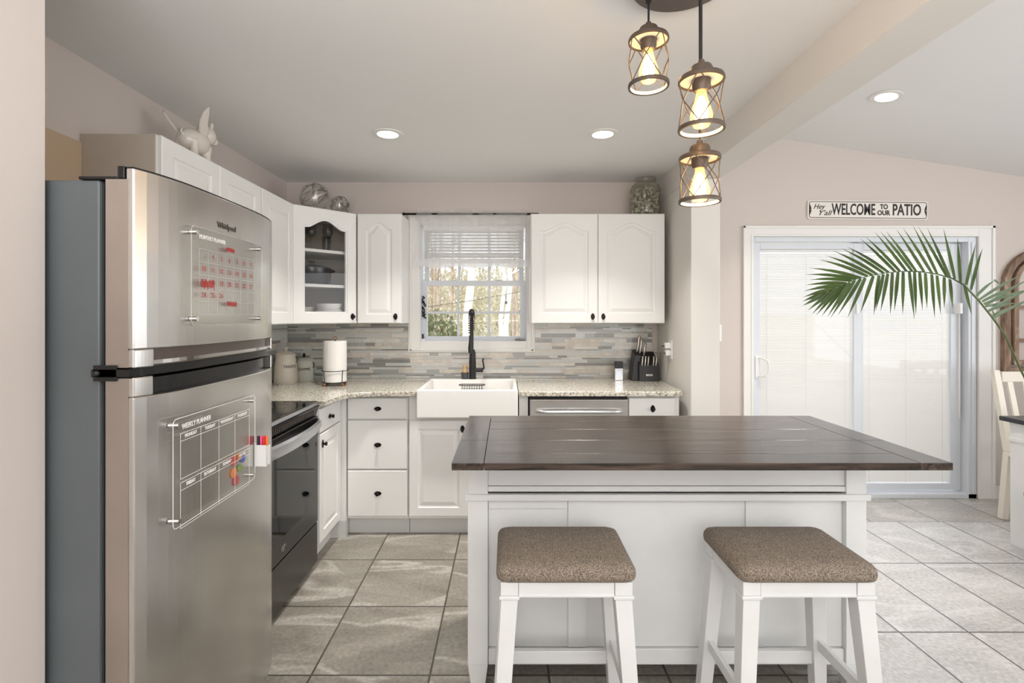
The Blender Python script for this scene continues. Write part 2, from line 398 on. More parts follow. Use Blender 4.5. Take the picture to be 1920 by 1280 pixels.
# window frames added on solid walls round the fill lamps, seen in reflections
def added_window(name, M4, w, h):
    r = bpy.data.objects.new(name, None); COL.objects.link(r); r['kind'] = 'structure'
    mb = MB(M4)
    for a in ((-w/2-.08, 0, w/2+.08, .08), (-w/2-.08, h-.0, w/2+.08, h+.08)): mb.box(a[0], 0, a[1]-.08 if a[1] == 0 else a[1], a[2], .03, (a[3]-.08) if a[1] == 0 else a[3])
    for x in (-w/2-.08, w/2): mb.box(x, 0, 0, x+.08, .03, h)
    for k in (1, 2): x = -w/2+w*k/3; mb.box(x-.03, 0, 0, x+.03, .025, h)
    o = mb.build('added_window_frame', 'trim', r, bevel=.003); o['kind'] = 'structure'
added_window('added_window_rear', T(1.1, -3.2, .7), 3.2, 1.7)
added_window('added_window_right', T(5.2, .9, .7) @ R90, 3.0, 1.5)

# ------------------------------------------------------------------ kitchen window
wr = bpy.data.objects.new('window_1', None); COL.objects.link(wr); wr.location = (-.25, YW, 1.11); wr['kind'] = 'structure'
ox0, ox1, oz0, oz1 = -.744, .214, 1.109, 2.145
mb = MB()
mb.box(ox0, YW-.02, oz0, WIN[0], YW, oz1).box(WIN[1], YW-.02, oz0, ox1, YW, oz1).box(WIN[0], YW-.02, oz0, WIN[1], YW, WIN[2]+.005).box(WIN[0], YW-.02, WIN[3], WIN[1], YW, oz1)
mb.box(ox0+.012, YW-.026, oz0+.012, ox0+.028, YW-.019, oz1-.012).box(ox1-.028, YW-.026, oz0+.012, ox1-.012, YW-.019, oz1-.012).box(ox0+.012, YW-.026, oz0+.012, ox1-.012, YW-.019, oz0+.028)
struct(mb, 'window_casing', 'trim', wr, bevel=.003)
def sash(name, x0, x1, z0, z1, y, rw, rh, nb, hb, tb):
    g = MB().box(x0+rw, y+.012, z0+rh[0], x1-rw, y+.016, z1-rh[1])
    mb = MB()
    mb.box(x0, y, z0, x0+rw, y+.03, z1).box(x1-rw, y, z0, x1, y+.03, z1).box(x0+rw, y, z0, x1-rw, y+.03, z0+rh[0]).box(x0+rw, y, z1-rh[1], x1-rw, y+.03, z1)
    gx0, gx1, gz0, gz1 = x0+rw, x1-rw, z0+rh[0], z1-rh[1]
    for k in (1, 2): x = gx0+(gx1-gx0)*k/3; mb.box(x-.009, y+.006, gz0, x+.009, y+.022, gz1)
    for zz in hb: mb.box(gx0, y+.0065, zz-.009, gx1, y+.0215, zz+.009)
    fr = struct(mb, name, 'vinyl', wr, bevel=.002); struct(g, 'window_pane', 'glass', fr); return fr
sash('lower_sash', -.650, .145, 1.192, 1.655, YW+.045, .042, (.035, .04), 2, [1.410], 0)
sash('upper_sash', -.635, .130, 1.62, 2.072, YW+.082, .035, (.03, .03), 2, [1.86], 0)
mb = MB().box(WIN[0], YW, WIN[2], WIN[0]+.006, YW+.13, WIN[3]).box(WIN[1]-.006, YW, WIN[2], WIN[1], YW+.13, WIN[3]).box(WIN[0], YW, WIN[3]-.006, WIN[1], YW+.13, WIN[3]).box(WIN[0], YW, WIN[2]-.002, WIN[1], YW+.13, WIN[2]+.004)
struct(mb, 'window_jamb', 'vinyl', wr)
mb = MB()
for px in (850, 935): x = PX(px, 3.84); mb.box(x-.02, YW+.048, 1.656, x+.02, YW+.07, 1.664)
struct(mb, 'sash_lock', 'white', wr, bevel=.002)

# blind inside the window
bl = thing('window_blind', 'white slatted blind pulled halfway up behind the sheer valance', 'blind', (-.25, YW+.02, 2.05))
MB().box(-.635, YW+.005, 2.035, .13, YW+.04, 2.07).build('headrail', 'white', bl, bevel=.002)
mb = MB()
for k in range(9):
    z = 2.02-k*.0235
    a = math.radians(-15); dy = .019*math.cos(a); dz = .019*math.sin(a)
    mb.hexa([(-.63, YW+.022-dy, z-dz), (.125, YW+.022-dy, z-dz), (.125, YW+.022+dy, z+dz), (-.63, YW+.022+dy, z+dz)],
            [(-.63, YW+.022-dy, z-dz+.002), (.125, YW+.022-dy, z-dz+.002), (.125, YW+.022+dy, z+dz+.002), (-.63, YW+.022+dy, z+dz+.002)])
mb.build('slats', 'slatin', bl)
MB().box(-.63, YW+.006, 1.785, .125, YW+.038, 1.818).build('bottom_rail', 'white', bl, bevel=.003)
for x in (-.52, -.25, .02): MB().tube([(x, YW+.001, 1.80), (x, YW+.001, 2.05)], .0012, 6).build('lift_cord', 'white', bl)

# curtain rod + valance
yc = 3.70
rod = thing('curtain_rod', 'thin dark bronze curtain rod above the kitchen window', 'curtain rod', (-.25, yc, PZ(401, yc)))
zr = PZ(401, yc)
MB().tube([(PX(757, yc), yc, zr), (PX(1008, yc), yc, zr)], .008, 12).ball((PX(757, yc), yc, zr), .011).ball((PX(1008, yc), yc, zr), .009).build('rod', 'bronze', rod, smooth=True)
for px in (779, 986):
    MB().tube([(PX(px, yc), yc, zr), (PX(px, yc), YW, zr)], .004, 8).box(PX(px, yc)-.008, YW-.006, zr-.03, PX(px, yc)+.008, YW, zr+.02).build('bracket', 'bronze', rod, bevel=.001)
def drape(mb, x0, x1, z0, z1, y, n, amp, ph, zn=10, flare=0):
    g = []
    for i in range(n+1):
        u = i/n; col = []
        for j in range(zn+1):
            v = j/zn
            x = x0+(x1-x0)*u+(flare*(1-v))*(u-.5)*2
            yy = y+amp*(.5+.5*(1-v))*(math.sin(u*34+ph+v*.6)*.6+math.sin(u*71+1.3*ph)*.4*v+math.sin(u*13)*.4)
            z = z0+(z1-z0)*v+(.006*math.sin(u*20+ph)*(1 if j == 0 else .0))
            col.append(mb.v((x, yy, z)))
        g.append(col)
    for i in range(n):
        for j in range(zn): mb.face([g[i][j], g[i+1][j], g[i+1][j+1], g[i][j+1]])
va = thing('curtain_valance', 'white sheer rod pocket valance over the kitchen window', 'curtain', (-.25, yc, PZ(500, yc)))
mb = MB(); drape(mb, PX(779, yc), PX(989, yc), PZ(500, yc), PZ(407, yc), yc, 160, .012, .3, flare=.012); mb.build('sheer_panel', 'sheer', va, smooth=True)
mb = MB(); drape(mb, PX(778, yc), PX(990, yc), PZ(501, yc), PZ(487, yc), yc-.004, 160, .012, .3, 2, flare=.012); mb.build('hem', 'hem', va, smooth=True)
mb = MB(); drape(mb, PX(780, yc), PX(988, yc), PZ(409, yc), PZ(393, yc), yc-.010, 260, .006, 1.7, 4); drape(mb, PX(780, yc), PX(988, yc), PZ(409, yc), PZ(392, yc), yc+.010, 260, .006, 4.7, 4); mb.build('ruffle_heading', 'sheer', va, smooth=True)

# window sill bits
sb = thing('hanging_charm', 'string of small black beads hanging at the left edge of the window', 'window charm', P(794, 575, 3.82))
mb = MB()
for k in range(26):
    c = P(791+random.random()*7, 556+k*1.6, 3.835); mb.ball(c, .0055+random.random()*.003, 8)
mb.build('beads', 'blackp', sb, smooth=True)
MB().tube([P(796, 540, 3.84), P(794, 600, 3.84), P(792, 628, 3.84)], .0012, 6).build('cord', 'white', sb)
pf = thing('snow_globe', 'tiny glass globe with a black and white figure on window sill', 'ornament', P(793, 643, 3.815))
cc = P(793, 632, 3.815); zb = 1.194
MB().lathe([(0, 0), (.016, 0), (.017, .012), (.013, .014), (0, .014)], (cc.x, cc.y, zb), 20).build('base', 'white', pf, smooth=True)
MB().ball((cc.x, cc.y, zb+.028), .009).ball((cc.x, cc.y, zb+.042), .0075).ball((cc.x-.006, cc.y, zb+.05), .003, 8).ball((cc.x+.006, cc.y, zb+.05), .003, 8).build('figure', 'blackp', pf, smooth=True)
MB().ball((cc.x, cc.y, zb+.035), .022).build('globe', 'glass', pf, smooth=True)
cs = P(975, 641, 3.815)
mb = MB(); mb.ball((cs.x, cs.y, 1.194+.010), .010, 24, (4.2, 1.7, 1.0)); tag(mb.build('stone', mat('grey_stone', (140, 140, 138), .7, var=.15, vscale=40), smooth=True), 'flat grey stone on the right end of window sill', 'stone')

# ------------------------------------------------------------------ backsplash mosaic
bs = MB(); cols = ['bs_pale', 'bs_cream', 'bs_white', 'bs_mid', 'bs_dark']
M['bs_pale'] = mat('pale_glass_tile', (206, 207, 203), .08); M['bs_cream'] = mat('marble_tile', (206, 199, 188), .3, var=.06, vscale=20)
M['bs_white'] = mat('white_marble_tile', (216, 213, 206), .28, var=.05, vscale=15); M['bs_mid'] = mat('mid_grey_glass_tile', (172, 173, 170), .08)
M['bs_dark'] = mat('dark_grey_tile', (148, 146, 142), .15, var=.05, vscale=12); M['bs_grout'] = mat('grout', (205, 202, 195), .8)
def mosaic(mb, u0, u1, z0, z1, put, hole=None):
    z = z0
    rnd = random.Random(3)
    while z < z1-.004:
        h = rnd.choice([.011, .016, .022, .022, .028]); h = min(h, z1-z)
        u = u0-rnd.random()*.1
        while u < u1:
            L = rnd.choice([.07, .10, .15, .20, .28])*rnd.uniform(.9, 1.1)
            m = rnd.choices([0, 1, 2, 3, 4], [4, 4, 4, 2.2, 2.0] if h > .012 else [2, 1, 1, 4, 3])[0]
            a, b = max(u, u0), min(u+L, u1)
            segs = [(a, b)]
            if hole and z+h > hole[2]:
                segs = [(a, min(b, hole[0])), (max(a, hole[1]), b)]
            for p, q in segs:
                if q-p > .004: mb.mi = m; put(p+.0007, q-.0007, z+.0007, z+h-.0007)
            u += L
        z += h
mb = MB(); mosaic(mb, -1.654, 1.10, .914, 1.345, lambda a, b, c, d: mb.box(a, 3.788, c, b, YW-.004, d), (ox0, ox1, oz0))
mosaic(mb, 1.99, 3.786, .914, 1.345, lambda a, b, c, d: mb.box(XL+.004, a, c, XL+.012, b, d))
mb.mi = 5; mb.box(-1.66, YW-.009, .914, ox0, YW-.001, 1.345).box(ox1, YW-.009, .914, 1.10, YW-.001, 1.345).box(ox0, YW-.009, .914, ox1, YW-.001, oz0).box(XL+.001, 1.99, .914, XL+.008, YW-.009, 1.345)
struct(mb, 'wall_tiles', cols+['bs_grout'])

# ------------------------------------------------------------------ cabinet doors
def contour(w, h, m, i, arch, n=20):
    x0, x1, z0 = m+i, w-m-i, m+i
    A = .055 if arch else 0
    if arch: A = min(.055, w*.17)
    pts = [(x0, z0), (x1, z0)]
    for k in range(n+1):
        u = 1-2*k/n; q = min(abs(u)/.88, 1); s_ = ((math.cos(PI*q)+1)/2)**.85 if arch else 0
        pts.append((x0+(x1-x0)*(u+1)/2, h-m-i-A+A*s_))
    return pts
def outerc(w, h, i, n=20):
    pts = [(i, i), (w-i, i)]
    for k in range(n+1): u = 1-2*k/n; pts.append((i+(w-2*i)*(u+1)/2, h-i))
    return pts
def slab(M4, w, h, t=.02, m=.062, arch=True, glass=False, raised=True):
    mb = MB(M4)
    rings = [(outerc(w, h, 0), t), (outerc(w, h, 0), .004), (outerc(w, h, .004), 0)]
    if raised:
        rings += [(contour(w, h, m, 0, arch), 0), (contour(w, h, m, .004, arch), .005)]
        if glass: rings += [(contour(w, h, m, .012, arch), .006), (contour(w, h, m, .014, arch), t)]
        else: rings += [(contour(w, h, m, .013, arch), .0065), (contour(w, h, m, .036, arch), .0015)]
    vs = [[mb.v((x, y, z)) for x, z in ps] for ps, y in rings]
    for a, b in zip(vs, vs[1:]):
        for k in range(len(a)): j = (k+1) % len(a); mb.face([a[k], a[j], b[j], b[k]])
    if glass:
        a, b = vs[-1], vs[0]
        for k in range(len(a)): j = (k+1) % len(a); mb.face([a[k], a[j], b[j], b[k]])
    else: mb.face(vs[-1]); mb.face(vs[0][::-1])
    return mb
def knob(M4, x, z, parent, vertical=True, name='knob'):
    mb = MB(M4); pts = []
    for k in range(24):
        a = 2*PI*k/24; u, v = math.cos(a), math.sin(a)
        L, Wd = .023, .0135
        uu = L*(abs(u)**.9)*(1 if u > 0 else -1); vv = Wd*v*(1-.35*abs(u)**3)
        pts.append((x+vv, z+uu) if vertical else (x+uu, z+vv))
    mb.prism(pts, -.004, 0, 'y')
    R = Matrix.Rotation(PI/2, 3, 'X')
    mb.lathe([(0, -.001), (.006, 0), (.005, .012), (.010, .016), (.012, .021), (.009, .026), (0, .028)], (x, 0, z), 18, R)
    return mb.build(name, 'bronze', parent, smooth=True)
# upper cabinets
UT, UB = 2.094, 1.332
def upper(name, label, M4, w, h, d, doors, loc, knobs, arch=True, group=None, side='cab', open_bottom=False):
    c = thing(name, label, 'cabinet', loc, group)
    MB(M4).box(0, .0205, 0, w, d, h).build('carcass', ['cab', 'panel'], c, bevel=.001)
    x = .002; dw = (w-.004)/doors
    for k in range(doors):
        Md = M4 @ T(x+k*dw+.0015, 0, .002)
        D = slab(Md, dw-.003, h-.004, arch=arch, m=min(.065, dw*.2)).build('door', 'cab', c)
        if knobs[k] is not None: knob(Md, knobs[k] if knobs[k] > 0 else dw-.003+knobs[k], .045, D)
    return c
DF = 3.475
Mx = T(PX(995, DF), DF, UB); upper('upper_cabinet', 'white double door wall cabinet right of the window', Mx, PX(1247.5, DF)-PX(995, DF), UT-UB, .32, 2, (.6, 3.63, UB), [-.035, .035])
Mx = T(PX(669, DF), DF, UB); upper('upper_cabinet', 'narrow white arched door wall cabinet left of the window', Mx, PX(752, DF)-PX(669, DF), UT-UB, .32, 1, (-.88, 3.63, UB), [-.035])
Mx = T(-1.350, 2.766, UB) @ R90; upper('upper_cabinet', 'tall white wall cabinet between the corner unit and cooktop cabinet', Mx, 3.185-2.766, UT-UB, .31, 1, (-1.5, 2.97, UB), [.04], arch=False)
Mx = T(-1.350, 1.962, 1.66) @ R90; cc = upper('upper_cabinet', 'short double door wall cabinet above the stove with figurine on top', Mx, .800, UT-1.66, .31, 2, (-1.5, 2.36, 1.66), [-.035, .035], arch=False)
MB().box(XL+.001, 1.956, 1.66, -1.372, 1.9615, UT).build('end_panel', 'panel', cc)
# corner cabinet, open inside behind glass
g = thing('corner_cabinet', 'diagonal corner wall cabinet with arched glass door', 'cabinet', (-1.35, 3.49, UB))
pent = [(-1.349, 3.192), (-1.044, 3.497), (-1.044, 3.784), (-1.653, 3.784), (-1.653, 3.192)]
for (a, b, nm) in ((UB, UB+.018, 'bottom_panel'), (UT-.018, UT, 'top_panel')): MB().prism(pent, a, b).build(nm, 'cab', g)
pin = [(-1.365, 3.205), (-1.058, 3.512), (-1.058, 3.77), (-1.64, 3.77), (-1.64, 3.205)]
for z in (1.575, 1.806): MB().prism(pin, z, z+.02).build('shelf', 'cab', g, bevel=.001)
mb = MB().box(-1.060, 3.50, UB+.018, -1.045, 3.784, UT-.018).box(-1.653, 3.193, UB+.018, -1.36, 3.206, UT-.018).box(-1.653, 3.206, UB+.018, -1.642, 3.784, UT-.018).box(-1.642, 3.773, UB+.018, -1.060, 3.784, UT-.018)
mb.build('carcass', 'panel', g)
Md = T(-1.350, 3.170, UB+.002) @ T(.0, .0, 0) @ R45
wD = math.hypot(.308, .308)
D = slab(Md, wD, UT-UB-.004, m=.065, glass=True).build('door', 'cab', g)
MB(Md).box(.07, .010, .07, wD-.07, .013, UT-UB-.075).build('glass_pane', 'cabglass', D)
knob(Md, wD-.03, .045, D)
# dishes in the corner cabinet
def bowl(x, y, z, r, h, m, label, cat='bowl', group=None):
    o = MB().lathe([(0, 0), (r*.5, 0), (r*.85, h*.45), (r, h), (r*.95, h), (r*.8, h*.5), (r*.45, h*.12), (0, h*.1)], (x, y, z), 32).build('bowl', m, smooth=True)
    return tag(o, label, cat, group)
bowl(-1.222, 3.46, UB+.018, .088, .075, 'ceramic', 'white bowl at the bottom of the bowl stack in glass cabinet')
bowl(-1.222, 3.46, UB+.018+.045, .088, .072, 'ceramic', 'white bowl on top of the bowl stack in glass cabinet')
bowl(-1.405, 3.45, UB+.018, .078, .095, 'cream', 'cream bowl left of the bowl stack in glass cabinet')
p = thing('dutch_oven', 'dark enamel dutch oven on the middle shelf of glass cabinet', 'cooking pot', (-1.35, 3.47, 1.595))
MB().lathe([(0, 0), (.11, 0), (.125, .02), (.13, .11), (.123, .11), (.118, .02), (0, .01)], (-1.35, 3.47, 1.595), 36).build('pot_body', 'fabric_dark', p, smooth=True)
MB().lathe([(.134, .11), (.134, .118), (.08, .135), (.02, .142), (0, .142)], (-1.35, 3.47, 1.595), 36).lathe([(0, .142), (.008, .142), (.008, .155), (.022, .16), (.02, .167), (0, .168)], (-1.35, 3.47, 1.595), 20).build('lid', 'fabric_dark', p, smooth=True)
for s_ in (-1, 1): MB().tube([(-1.35+s_*.085, 3.47+s_*.07, 1.69), (-1.35+s_*.125, 3.47+s_*.10, 1.70), (-1.35+s_*.13, 3.47+s_*.06, 1.70), (-1.35+s_*.105, 3.47+s_*.045, 1.69)], .008, 8).build('handle', 'fabric_dark', p, smooth=True)
gp = None
def goblet(x, y, z, lab, hh=.19):
    t = thing('wine_glass', lab, 'wine glass', (x, y, z), 'stemmed glasses in the corner cabinet')
    MB().lathe([(0, 0), (.030, 0), (.030, .002), (.004, .006), (.0035, .085), (.006, .09), (0, .091)], (x, y, z), 24).build('stem', 'glass', t, smooth=True)
    MB().lathe([(0, .09), (.02, .095), (.034, .12), (.036, .145), (.031, hh), (.029, hh), (.034, .145), (.03, .12), (0, .096)], (x, y, z), 28).build('bowl', 'glass', t, smooth=True)
goblet(-1.345, 3.44, 1.826, 'wine glass at the left of the top shelf in glass cabinet')
goblet(-1.235, 3.46, 1.826, 'wine glass at the right of the top shelf in glass cabinet')
tag(MB().lathe([(0, 0), (.027, 0), (.032, .12), (.03, .12), (.025, .004), (0, .004)], (-1.28, 3.56, 1.826), 24).build('tumbler', 'glass', smooth=True), 'tall clear tumbler behind the wine glasses in glass cabinet', 'drinking glass')

# ------------------------------------------------------------------ base cabinets
BF = 3.150; ZT = .882
def base_fronts(c, M4, w, spec):
    for kind, x0, x1, z0, z1, kx, kz, vert in spec:
        Md = M4 @ T(x0, 0, z0)
        if kind == 'drawer': D = slab(Md, x1-x0, z1-z0, raised=False).build('drawer', 'cab', c, bevel=.002)
        else: D = slab(Md, x1-x0, z1-z0, arch=False, m=.055).build('door', 'cab', c)
        if kx is not None: knob(Md, kx, kz, D, vert)
c = thing('drawer_cabinet', 'white three drawer base cabinet left of the sink', 'cabinet', (-.815, 3.45, 0))
x0, x1 = -1.005, -.622; M4 = T(x0, BF, 0)
MB().box(x0, BF+.0205, .105, x1, 3.785, ZT).build('carcass', 'cab', c)
w_ = x1-x0
base_fronts(c, M4, w_, [('drawer', .004, w_-.004, .735, .868, w_/2, .066, False), ('drawer', .004, w_-.004, .421, .727, w_/2, .153, False), ('drawer', .004, w_-.004, .124, .413, w_/2, .145, False)])
c2 = thing('sink_cabinet', 'white double door base cabinet under the farmhouse sink', 'cabinet', (-.25, 3.45, 0))
x0, x1 = -.618, .135; M4 = T(x0, BF, 0); w_ = x1-x0
MB().box(x0, BF+.0205, .105, x1, 3.785, .745).box(x0, BF+.0205, .745, -.560, 3.785, ZT).box(.078, BF+.0205, .745, x1, 3.785, ZT).build('carcass', 'cab', c2)
base_fronts(c2, M4, w_, [('door', .004, w_/2-.002, .124, .727, w_/2-.04, .55, True), ('door', w_/2+.002, w_-.004, .124, .727, .036, .55, True)])
for cx in (c, c2):
    pass
MB().box(-1.005, 3.205, 0, -.622, 3.225, .105).build('toe_kick', 'toe', c)
MB().box(-.618, 3.205, 0, .135, 3.225, .105).build('toe_kick', 'toe', c2)
c3 = thing('drawer_cabinet', 'narrow white base cabinet right of the dishwasher', 'cabinet', (.93, 3.45, 0))
x0, x1 = .764, 1.09; M4 = T(x0, BF, 0); w_ = x1-x0
MB().box(x0, BF+.0205, .105, x1, 3.785, ZT).box(x0+.01, 3.205, 0, x1, 3.225, .105).build('carcass', 'cab', c3)
base_fronts(c3, M4, w_, [('drawer', .004, w_-.03, .735, .868, w_/2-.013, .066, True), ('door', .004, w_-.03, .124, .727, .035, .55, True)])
c4 = thing('base_cabinet', 'narrow white base cabinet between stove and corner', 'cabinet', (-1.35, 2.95, 0))
M4 = T(-1.030, 2.766, 0) @ R90; w_ = .36
MB(M4).box(0, .0205, .105, w_+.0, .62, ZT).box(0, .07, 0, w_, .09, .105).build('carcass', 'cab', c4)
MB().box(-1.05, 3.128, .105, -1.007, 3.172, ZT).build('corner_post', 'cab', c4)
MB().box(-1.10, 3.126, 0, -1.007, 3.225, .104).build('toe_kick', 'toe', c4)
base_fronts(c4, M4, w_, [('drawer', .004, w_-.012, .735, .868, .15, .066, False), ('door', .004, w_-.012, .124, .727, .035, .545, True)])

# dishwasher
dw = thing('dishwasher', 'stainless dishwasher with bar handle right of the sink', 'dishwasher', (.45, 3.45, 0))
MB().box(.142, 3.16, .02, .758, 3.76, .880).build('cabinet_body', 'blackp', dw)
MB().box(.145, 3.125, .11, .755, 3.159, .862).build('door_panel', 'steel', dw, bevel=.004)
MB().box(.145, 3.128, .864, .755, 3.150, .874).build('control_strip', 'blackp', dw)
mb = MB(); pts = []
for k in range(21):
    u = k/20; x = .185+.53*u; y = 3.118-.035*min(1, math.sin(PI*u)*3)**.6; pts.append((x, y, PZ(771, 3.11)))
mb.tube(pts, .011, 12); mb.build('handle', 'handle', dw, smooth=True)

# countertop
mb = MB()
pts = [(-1.66, 2.766), (-1.0, 2.766), (-.995, 2.90), (-.97, 3.0), (-.92, 3.07), (-.84, 3.10), (-.558, 3.108), (-.558, 3.66), (.074, 3.66), (.074, 3.108), (1.06, 3.108), (1.095, 3.125), (1.105, 3.16), (1.13, 3.786), (-1.66, 3.786)]
mb.prism(pts, .884, .914)
ct = worldspace(mb.build('countertop', 'granite', bevel=.005, seg=3)); tag(ct, 'speckled beige granite countertop running around the corner', 'countertop')
# sink
sk = thing('farmhouse_sink', 'white apron front farmhouse sink below the window', 'sink', (-.24, 3.4, .755))
sx0, sx1, sy0, sy1, sz0, sz1, t_ = -.553, .069, 3.075, 3.655, .757, .930, .028
mb = MB()
mb.box(sx0, sy0, sz0, sx1, sy0+t_, sz1).box(sx0, sy1-.075, sz0, sx1, sy1, sz1).box(sx0, sy0+t_, sz0, sx0+t_, sy1-.075, sz1).box(sx1-t_, sy0+t_, sz0, sx1, sy1-.075, sz1).box(sx0+t_, sy0+t_, sz0, sx1-t_, sy1-.075, sz0+.02)
mb.build('basin', 'ceramic', sk, bevel=.007, seg=3)
MB().lathe([(0, 0), (.04, 0), (.045, .004), (.03, .003), (0, .002)], (-.24, 3.35, sz0+.02), 24).build('drain', 'chrome', sk, smooth=True)
# faucet
fx, fy, fz = PX(886, 3.62), 3.62, .930
fa = thing('faucet', 'matte black spring neck kitchen faucet behind the sink', 'faucet', (fx, fy, fz))
MB().lathe([(0, 0), (.029, 0), (.029, .006), (.025, .01), (.025, .11), (.026, .112), (.021, .19), (.0175, .195), (.0175, .21), (.0, .21)], (fx, fy, fz), 28).build('body', 'black', fa, smooth=True)
arc = [(fx, fy, fz+.20), (fx, fy, fz+.40)]
for k in range(1, 13): a = PI*k/12; arc.append((fx, fy-.085+.085*math.cos(a), fz+.40+.085*math.sin(a)))
arc += [(fx, fy-.17, fz+.32)]
MB().tube(arc, .0075, 10).build('neck_hose', 'black', fa, smooth=True)
sp = []; 
L_ = [Vector(q) for q in ([(fx, fy, fz+.33)]+arc[1:])]; cum = [0]
for a, b in zip(L_, L_[1:]): cum.append(cum[-1]+(b-a).length)
tot = cum[-1]
def at_arc(s_):
    for i in range(len(cum)-1):
        if s_ <= cum[i+1]: u = (s_-cum[i])/(cum[i+1]-cum[i]); return L_[i].lerp(L_[i+1], u), (L_[i+1]-L_[i]).normalized()
    return L_[-1], (L_[-1]-L_[-2]).normalized()
N = 24*14
for k in range(N):
    s_ = .02+(tot-.03)*k/N; p_, t__ = at_arc(s_); xx = Vector((1, 0, 0)); yy = t__.cross(xx).normalized(); a = 2*PI*k/14
    sp.append(p_+(xx*math.cos(a)+yy*math.sin(a))*.0165)
MB().tube(sp, .0024, 5).build('spring_coil', 'black', fa, smooth=True)
MB().lathe([(0, 0), (.017, 0), (.019, .03), (.013, .085), (.012, .12), (0, .12)], (fx, fy-.17, fz+.20), 22).build('spray_head', 'black', fa, smooth=True)
MB().tube([(fx, fy, fz+.27), (fx, fy-.15, fz+.27)], .005, 8).build('support_arm', 'black', fa, smooth=True)
MB().tube([(fx+.02, fy, fz+.062), (fx+.075, fy, fz+.062)], .015, 16).tube([(fx+.072, fy, fz+.062), (fx+.082, fy-.003, fz+.085), (fx+.078, fy-.006, fz+.11), (fx+.074, fy-.008, fz+.135), (fx+.079, fy-.009, fz+.148)], .0055, 8).build('lever', 'black', fa, smooth=True)
# brush + holder left of faucet
bx = PX(874, 3.63)
bh = tag(MB().lathe([(0, 0), (.024, 0), (.027, .01), (.027, .048), (.022, .048), (.021, .01), (0, .008)], (bx-.008, 3.615, .9302), 24).build('brush_holder', mat('charcoal_ceramic', (70, 70, 74), .4), smooth=True), 'charcoal cup beside the faucet holding a dish brush', 'cup')
db = thing('dish_brush', 'round wooden dish brush standing in charcoal cup', 'brush', (bx-.008, 3.615, .94))
MB().lathe([(0, 0), (.019, 0), (.019, .045), (.013, .058), (.012, .07), (.017, .078), (.016, .09), (0, .094)], (bx-.008, 3.615, .94), 20).build('wood_head', 'barewood', db, smooth=True)
# wire caddy in the sink
ca = thing('sponge_caddy', 'black wire sponge caddy hanging in the white sink', 'caddy', (PX(885, 3.42), 3.42, .86))
cx0, cx1, cy0, cy1, cz = PX(861, 3.40), PX(909, 3.40), 3.36, 3.43, .917
def rrect(x0, x1, y0, y1, z, r, n=6):
    o = []
    for (cx, cy, a0) in ((x1-r, y1-r, 0), (x0+r, y1-r, PI/2), (x0+r, y0+r, PI), (x1-r, y0+r, 3*PI/2)):
        for k in range(n+1): a = a0+PI/2*k/n; o.append((cx+r*math.cos(a), cy+r*math.sin(a), z))
    return o
MB().tube(rrect(cx0, cx1, cy0, cy1, cz, .03), .003, 8, closed=True).build('rim', 'black', ca, smooth=True)
mb = MB()
for k in range(9):
    x = cx0+.02+(cx1-cx0-.04)*k/8; mb.tube([(x, cy0, cz), (x, cy0+.004, cz-.06), (x, cy1-.004, cz-.06), (x, cy1, cz)], .0015, 6)
for y in (cy0, cy1): mb.tube([(cx0+.01, y, cz-.03), (cx1-.01, y, cz-.03)], .0015, 6)
mb.build('wires', 'black', ca, smooth=True)

# ------------------------------------------------------------------ counter objects
def handle_side(mb, x, y, z, r): 
    mb.tube([(x, y, z-.02), (x+r, y, z-.015), (x+r, y, z+.012), (x, y, z+.018)], .003, 6)
t = thing('treat_canister', 'cream ceramic canister lettered TREATS beside the fridge', 'canister', (PX(536, 3.52), 3.52, .914))
px_, py_, z_ = PX(536, 3.52)-.0, 3.52, .914
MB().lathe([(0, 0), (.077, 0), (.080, .006), (.078, .05), (.070, .15), (.066, .185), (.067, .192), (.0, .192)], (px_, py_, z_), 40).build('jar_body', 'cream', t, smooth=True)
MB().lathe([(.069, .192), (.069, .2), (.05, .214), (.02, .222), (.009, .224), (.008, .236), (.018, .243), (.017, .249), (0, .25)], (px_, py_, z_), 36).build('lid', 'cream', t, smooth=True)
mb = MB(); handle_side(mb, px_+.068, py_, z_+.165, .012); mb.build('handle', 'bronze', t, smooth=True)
mb = MB(); mb.tube([(px_-.068, py_, z_+.145), (px_-.080, py_, z_+.15), (px_-.080, py_, z_+.175), (px_-.068, py_, z_+.183)], .003, 6).build('handle', 'bronze', t, smooth=True)
aim = math.atan2(px_, py_)
def cyl_text(s, size, cx, cy, cz, r, parent, m, turn, bold=0, xs=1):
    o = text(s, size, FB, parent, m, bold=bold, xs=xs, extrude=.0008); off = wl(parent)
    for v in o.data.vertices:
        p = v.co+off; a = p.x/r+turn; rr = r-p.y
        v.co = Vector((cx+rr*math.sin(a), cy-rr*math.cos(a), cz+p.z))-off
    return o
cyl_text('TREATS', .026, px_, py_, z_+.118, .0745, t, 'black', .78)
t = thing('coffee_canister', 'pale enamel canister labelled COFFEE beside paper towels', 'canister', (PX(570, 3.64), 3.64, .914))
px_, py_ = PX(570, 3.64), 3.64
MB().lathe([(0, 0), (.062, 0), (.063, .003), (.063, .138), (0, .138)], (px_, py_, z_), 40).build('can_body', 'sage', t, smooth=True)
MB().lathe([(.065, .138), (.065, .146), (.045, .16), (.012, .166), (0, .166)], (px_, py_, z_), 36).build('lid', 'sage', t, smooth=True)
mb = MB(); mb.lathe([(0, .165), (.007, .166), (.006, .174), (.013, .182), (.009, .192), (.003, .2), (0, .202)], (px_, py_, z_), 18); mb.build('knob', 'black', t, smooth=True)
mb = MB(); handle_side(mb, px_+.062, py_, z_+.115, .01); mb.build('handle', 'black', t, smooth=True)
cyl_text('COFFEE', .022, px_, py_, z_+.088, .0633, t, 'black', .42, bold=.0004)
